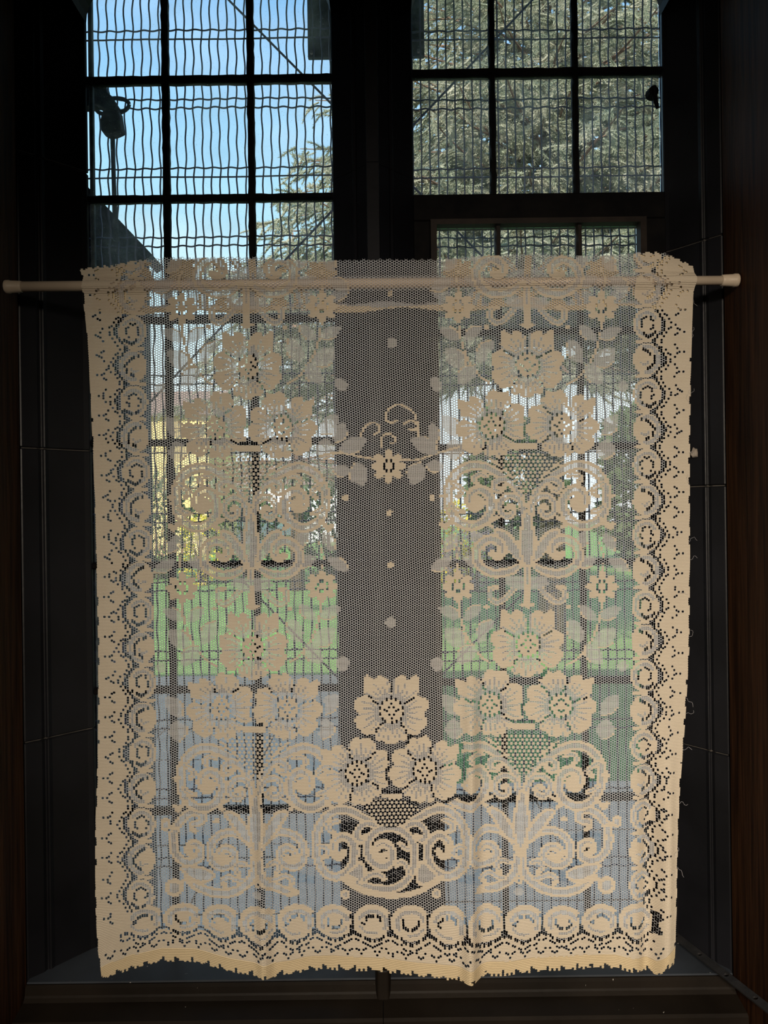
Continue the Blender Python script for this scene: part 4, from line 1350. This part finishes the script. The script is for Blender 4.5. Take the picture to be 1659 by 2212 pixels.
def knit(v0, v1, layer, root, sample, keep, namer):
    """every stitch is a hexagon of yarn, worked as an upper and a lower half"""
    ni, nj = int((1540-150)/PU), int((v1-v0)/PV)
    I, J = np.meshgrid(np.arange(ni), np.arange(nj), indexing='ij')
    U = (150 + PU*I).astype(float)
    V_ = v0 + PV*J + (I % 2)*PV*0.5
    a, b, h = PU*0.40, PU*0.60, PV*0.5
    cxc, cyc = warp(U, V_)
    cls = np.zeros((ni, nj, 2), int); pid = np.zeros((ni, nj, 2), int); ok = np.zeros((ni, nj, 2), bool)
    for t in (0, 1):
        x, y = warp(U, V_ + (t-0.5)*h)
        c, p_ = sample(x, y)
        cls[:, :, t], pid[:, :, t] = c, namer(x, y, p_)
        ok[:, :, t] = keep(x, y)
    joined = np.zeros((ni, nj), bool)        # lower half of (i, j) runs into upper half of (i, j+1)
    forced = []
    if layer == 0:
        for (x, y, big) in DOTS:
            u_ = x - np.interp(x, LEAN_U, LEAN_X)*(y-600)/1450.0
            i0 = int(round((u_-150)/PU))
            yy = y - float(bshift(min(max(x, 200), 1460)))*float(bw(y)) + (u_-829)*0.006
            best = None
            for ii in range(max(0, i0-2), min(ni, i0+3)):
                j0 = int(round((yy-v0)/PV - 0.5*(ii % 2)))
                for jj in range(max(0, j0-2), min(nj, j0+3)):
                    d = (cxc[ii, jj]-x)**2 + (cyc[ii, jj]-y)**2
                    if best is None or d < best[0]: best = (d, ii, jj)
            if best and best[0] < 22:
                bi, bj = best[1], best[2]
                cls[bi, bj, :] = 5
                if big:
                    if y > cyc[bi, bj] and bj+1 < nj:
                        cls[bi, bj+1, 0] = 6; cls[bi, bj, 1] = 6; forced.append((bi, bj))
                    elif bj > 0:
                        cls[bi, bj-1, 1] = 6; cls[bi, bj, 0] = 6; forced.append((bi, bj-1))
    lat = cls == 4
    node = ((I + 2*(J-(I-(I & 1))//2)) % 3) == 0
    cls[lat & node[:, :, None]] = 3
    cls[cls == 4] = 5
    hsh = ((I*7919 + J*104729) % 97)/97.0
    par = (J + (I*5) % 7) % 2
    joined[:, :-1] = (cls[:, :-1, 1] == 0) & (cls[:, 1:, 0] == 0) & (par[:, :-1] == 0) & (hsh[:, :-1] < 0.85)
    for fi_, fj_ in forced: joined[fi_, fj_] = True
    # lower half of an even column opens into the upper half of the odd column to its right
    pair = np.zeros((ni, nj), bool)
    pair[:-1] = (cls[:-1, :, 1] == 0) & (cls[1:, :, 0] == 0) & (I[:-1] % 2 == 0) & (hsh[:-1] < 0.8)
    openR = np.zeros((ni, nj, 2), bool); openL = np.zeros((ni, nj, 2), bool)
    openR[:, :, 1] = pair; openL[1:, :, 0] = pair[:-1]
    jt = np.zeros((ni, nj, 2), bool)
    jt[:, :, 1] = joined; jt[:, 1:, 0] = joined[:, :-1]
    SX = np.array([0.88, 0.77, 0, 0, 0, 0.90, 0.86]); SY = np.array([0.84, 0.70, 0, 0, 0, 0.86, 0.84])
    jit = 1 + 0.08*np.sin(I*12.9898+J*78.233)
    sx = np.minimum(SX[cls]*jit[:, :, None], 1.0); sy = np.minimum(SY[cls]*(2-jit)[:, :, None], 1.0)
    sy = np.where(jt, 1.0, sy)
    sel = np.argwhere(ok)
    ii, jj, tt = sel.T
    u, v = U[ii, jj], V_[ii, jj]
    sg = np.where(tt == 0, -1.0, 1.0)
    c_s, p_s, sxx, syy, jn = cls[ii, jj, tt], pid[ii, jj, tt], sx[ii, jj, tt], sy[ii, jj, tt], jt[ii, jj, tt]
    ou = u[:, None] + np.array([[-a, a, b, -b]])
    ov = v[:, None] + sg[:, None]*np.array([[h, h, 0, 0]])
    iu = u[:, None] + sxx[:, None]*np.array([[-a, a, b, -b]])
    iv = v[:, None] + (sg*syy)[:, None]*np.array([[h, h, 0, 0]])
    oR, oL = openR[ii, jj, tt], openL[ii, jj, tt]
    iu[oR, 1] = ou[oR, 1]; iu[oR, 2] = ou[oR, 2]
    iu[oL, 0] = ou[oL, 0]; iu[oL, 3] = ou[oL, 3]
    g = c_s == 2
    k1, k0 = 0.64, 0.32
    wa, wb = b-(b-a)*k1, b-(b-a)*k0
    iu[g] = u[g][:, None] + 0.76*np.array([[-wa, wa, wb, -wb]])
    iv[g] = v[g][:, None] + sg[g][:, None]*h*np.array([[k1, k1, k0, k0]])
    ox, oy = warp(ou, ov); ix, iy = warp(iu, iv)
    ox = np.clip(ox, xl_of(oy)-1.5, xr_of(oy)+1.5); ix = np.clip(ix, xl_of(iy)-1.5, xr_of(iy)+1.5)
    Po, Pi_ = to_world(ox, oy, layer), to_world(ix, iy, layer)
    off = np.array(origin(root))
    for k in np.unique(p_s):
        m = p_s == k
        sol = m & (c_s == 3); rg = m & (c_s != 3)
        n1, n2 = int(sol.sum()), int(rg.sum())
        vs = np.concatenate([Po[sol].reshape(-1, 3), np.concatenate([Po[rg], Pi_[rg]], 1).reshape(-1, 3)]) - off
        us = np.concatenate([np.stack([ou[sol], ov[sol]], -1).reshape(-1, 2), np.concatenate([np.stack([ou[rg], ov[rg]], -1), np.stack([iu[rg], iv[rg]], -1)], 1).reshape(-1, 2)])
        f1 = (np.arange(n1)*4)[:, None] + np.array([[0, 1, 2, 3]])
        base = n1*4 + np.arange(n2)*8
        gz, jr, nR, nL = g[rg], jn[rg], ~oR[rg], ~oL[rg]
        quads = []
        for e, msk in ((0, ~jr), (1, nR), (3, nL), (2, gz)):
            q = base[msk][:, None] + np.array([[e, (e+1) % 4, 4+(e+1) % 4, 4+e]])
            quads.append(q)
        f2 = np.concatenate(quads) if n2 else np.zeros((0, 4), int)
        up = tt[sol] == 0
        f1[up] = f1[up][:, ::-1]
        upr = np.concatenate([(tt[rg] == 0)[msk] for msk in (~jr, nR, nL, gz)]) if n2 else np.zeros(0, bool)
        f2[upr] = f2[upr][:, ::-1]
        li = np.concatenate([f1.ravel(), f2.ravel()]).astype(np.int32)
        nf = len(li)//4
        me = bpy.data.meshes.new(PARTS_ALL[k][0])
        me.vertices.add(len(vs)); me.vertices.foreach_set('co', vs.astype(np.float32).ravel())
        me.loops.add(len(li)); me.loops.foreach_set('vertex_index', li)
        me.polygons.add(nf)
        me.polygons.foreach_set('loop_start', np.arange(0, nf*4, 4, dtype=np.int32))
        me.polygons.foreach_set('loop_total', np.full(nf, 4, dtype=np.int32))
        mi2 = np.concatenate([np.where(gz, 2, 1)[msk] for msk in (~jr, nR, nL, gz)]) if n2 else np.zeros(0)
        me.polygons.foreach_set('material_index', np.concatenate([np.zeros(len(f1)), mi2]).astype(np.int32))
        uvl = me.uv_layers.new(name='knit')
        uvl.data.foreach_set('uv', us[li].astype(np.float32).ravel())
        me.update(calc_edges=True)
        nm, lab = PARTS_ALL[k]
        o = link(nm, me, [M['yarn_hem'] if nm in ('hem', 'sleeve_lining') else M['yarn_fill'], M['yarn_net'], M['yarn_gauze']], root)
        if lab: o['label'] = lab

PARTS_ALL = list(PARTS) + [('header_frill', 'gathered frill standing above the rod'), ('rod_sleeve', 'sleeve of lace drawn over the rod'), ('sleeve_lining', 'turned-over back layer of the rod sleeve')]
ID_FR, ID_SL, ID_BK = len(PARTS_ALL)-3, len(PARTS_ALL)-2, len(PARTS_ALL)-1
curtain = empty('lace_curtain', W(840, 2090, 1.2385), 'cream floral lace cafe curtain threaded on the white rod across the window', 'curtain')
def lookup(x, y):
    xi = np.clip(np.round(x).astype(int), 0, WW-1); yi = np.clip(np.round(y).astype(int), 0, HH-1)
    return CH[yi, xi].copy(), PT[yi, xi].copy()
def keep_front(x, y):
    jag = np.where(((x+6) % 32.0) < 8, -7.0, 0.0) + 2.5*np.sin(x*0.71)
    scal = 2.0*np.cos(2*PI*(y-690)/43.5)
    return (x > xl_of(y)-1.5+scal*0.8) & (x < xr_of(y)+1.5-scal*0.8) & (y > np.interp(x, TOPX, TOPY)+1.5*np.sin(x*0.35)) & (y < np.interp(x, BOTX, BOTY)+jag)
def name_front(x, y, p):
    rodline = 619.5 + (605.5-619.5)*(x-12)/1582.0
    p = np.where(y < rodline-14, ID_FR, p)
    p = np.where((y >= rodline-14) & (y < rodline+64), ID_SL, p)
    return p
knit(540, 2150, 0, curtain, lookup, keep_front, name_front)
def lookup_back(x, y):
    c, p_ = lookup(x, 1165.0 + (690.0-y))
    rodline = 619.5 + (605.5-619.5)*(x-12)/1582.0
    c[(y > rodline+42+3*np.sin(x/23.0)) & (c != 3)] = 2
    c[(y > rodline+49+2*np.sin(x/31.0))] = 3
    return c, p_
def keep_back(x, y):
    rodline = 619.5 + (605.5-619.5)*(x-12)/1582.0
    low = rodline + 58 + 5*np.sin(x/37.0)
    return (x > xl_of(y)+1) & (x < xr_of(y)-1) & (y > np.interp(x, TOPX, TOPY)+3) & (y < low)
knit(540, 700, 1, curtain, lookup_back, keep_back, lambda x, y, p: np.full_like(p, ID_BK))

# ---- loose threads along the right edge and corners
lt_mat = M['yarn_net']
r_ = random.Random(11)
for k in range(16):
    y = 640 + k*84 + r_.uniform(-30, 30)
    x = float(xr_of(y))
    p0 = np.array([x-2, y])
    pts = [p0]
    a = r_.uniform(-1.2, 1.2)
    for q in range(6):
        a += r_.uniform(-1.5, 1.5)
        pts.append(pts[-1] + np.array([math.cos(a)*4, math.sin(a)*5]))
    sm = smooth(pts, 3)
    wp = to_world(sm[:, 0], sm[:, 1])
    wp[:, 1] -= np.linspace(0, 0.006, len(wp))
    v, f = tube_vf([Vector(q) for q in wp], 0.00013, 4)
    mesh('loose_thread', v, f, lt_mat, curtain)

# ================================================================== curtain rod
rod = empty('curtain_rod', rodA, 'slim ivory tension rod with capped ends carrying the lace', 'rod')
d_ = (rodB-rodA).normalized()
pa, pb_ = rodA + d_*0.022, rodB - d_*0.024
mid_ = rodA + (rodB-rodA)*0.62
v, f = tube_vf([pa, mid_], RODR, 20); mesh('outer_tube', v, f, M['rod'], rod, smooth=False)
v, f = tube_vf([mid_-d_*0.02, pb_], RODR*0.90, 20); mesh('inner_tube', v, f, M['rod'], rod)
def cap(p, d, name):
    ring = [(0, 0.0098), (0.001, 0.0106), (0.007, 0.0106), (0.008, 0.0098), (0.022, 0.0092), (0.026, 0.0088), (0.027, 0.0080)]
    v, f = tube_vf([p + d*q[0] for q in ring], [q[1] for q in ring], 20)
    mesh(name, v, f, M['rod'], rod)
cap(rodA, d_, 'end_cap'); cap(rodB, -d_, 'end_cap')
for o in rod.children:
    o.data.polygons.foreach_set('use_smooth', [len(p.vertices) == 4 for p in o.data.polygons])

# ================================================================== small things
# perforated casement stay lying across the right end of the sill
sa, sb = W(1452, 2016, 1.352), W(1690, 2203, 1.105)
st = empty('casement_stay', sb, 'black perforated steel stay bar slanting over the right end of the sill', 'stay bar')
ax_ = (sb-sa).normalized()
nrm = ax_.cross(Vector((1, 0, 0.25))).normalized()
if nrm.z < 0: nrm = -nrm
sd_ = ax_.cross(nrm).normalized()
L_ = (sb-sa).length
wd, th = 0.0135, 0.0030
ncell = 12
V, Fc = [], []
for lay in (0.5, -0.5):
    for k in range(ncell):
        u0, u1 = L_*k/ncell, L_*(k+1)/ncell
        i = len(V)
        uc = (u0+u1)/2
        hole = k in (0, 3, 6, 9)
        outer = [(u0, -wd/2), (uc, -wd/2), (u1, -wd/2), (u1, 0), (u1, wd/2), (uc, wd/2), (u0, wd/2), (u0, 0)]
        for u, w in outer: V.append(sa + ax_*u + sd_*w + nrm*th*lay)
        if hole:
            r = 0.0040
            for q in range(8):
                an = math.atan2(outer[q][1], outer[q][0]-uc)
                V.append(sa + ax_*(uc+r*math.cos(an)) + sd_*(r*math.sin(an)) + nrm*th*lay)
            for q in range(8):
                g = (i+q, i+(q+1) % 8, i+8+(q+1) % 8, i+8+q)
                Fc.append(g if lay > 0 else g[::-1])
        else:
            g = tuple(range(i, i+8)); Fc.append(g if lay > 0 else g[::-1])
n_half = len(V)//2
def side_faces():
    idx = 0
    for k in range(ncell):
        hole = k in (0, 3, 6, 9)
        for q in ((0, 1), (1, 2), (4, 5), (5, 6)):
            Fc.append((idx+q[0], n_half+idx+q[0], n_half+idx+q[1], idx+q[1]))
        if k == 0: 
            for q in ((6, 7), (7, 0)): Fc.append((idx+q[0], n_half+idx+q[0], n_half+idx+q[1], idx+q[1]))
        if k == ncell-1:
            for q in ((2, 3), (3, 4)): Fc.append((idx+q[0], n_half+idx+q[0], n_half+idx+q[1], idx+q[1]))
        if hole:
            for q in range(8): Fc.append((idx+8+q, idx+8+(q+1) % 8, n_half+idx+8+(q+1) % 8, n_half+idx+8+q))
        idx += 16 if hole else 8
side_faces()
mesh('bar', V, Fc, M['stay'], st)
pv_ = sa - ax_*0.006
v, f = tube_vf([pv_+nrm*0.006, pv_-nrm*0.010], [0.006, 0.006], 10)
mesh('pivot', v, f, M['stay'], st)

# chip of bare plaster on the right jamb
def chip(x, y, Y, r, label, seed):
    rr = random.Random(seed)
    c = W(x, y, Y)
    n = 9
    ring = [Vector((0.0 + (r*rr.uniform(0.7, 1.15))*math.cos(2*PI*k/n)*0.8, 0, (r*rr.uniform(0.7, 1.2))*math.sin(2*PI*k/n)*1.2)) for k in range(n)]
    s = 1 if x > 830 else -1
    tilt = Matrix.Rotation(s*math.radians(-44), 3, 'Z')
    V = [c + tilt @ (q + Vector((0, 0.001, 0))) for q in ring] + [c + tilt @ (q*0.8 + Vector((0, -0.0022, 0))) for q in ring] + [c + tilt @ Vector((0, -0.003, 0))]
    Fc = [(k, (k+1) % n, n+(k+1) % n, n+k) for k in range(n)] + [(n+k, n+(k+1) % n, 2*n) for k in range(n)]
    tag(mesh('plaster_chip', V, Fc, M['chip'], base=c), label, 'chip')
chip(1500, 978, 1.338, 0.0085, 'pale ragged chip of plaster on the right jamb beside the lace edge', 3)

# strand of cobweb over the joint of the right jamb
pts = [W(1450, 549, 1.385), W(1490, 531, 1.362), W(1530, 518, 1.335), W(1572, 500, 1.300)]
v, f = tube_vf(pts, [0.0002, 0.0008, 0.0006, 0.0002], 5)
tag(mesh('cobweb_strand', v, f, M['chip'], base=pts[0]), 'dusty cobweb strand stretched over the joint of the right jamb', 'cobweb')
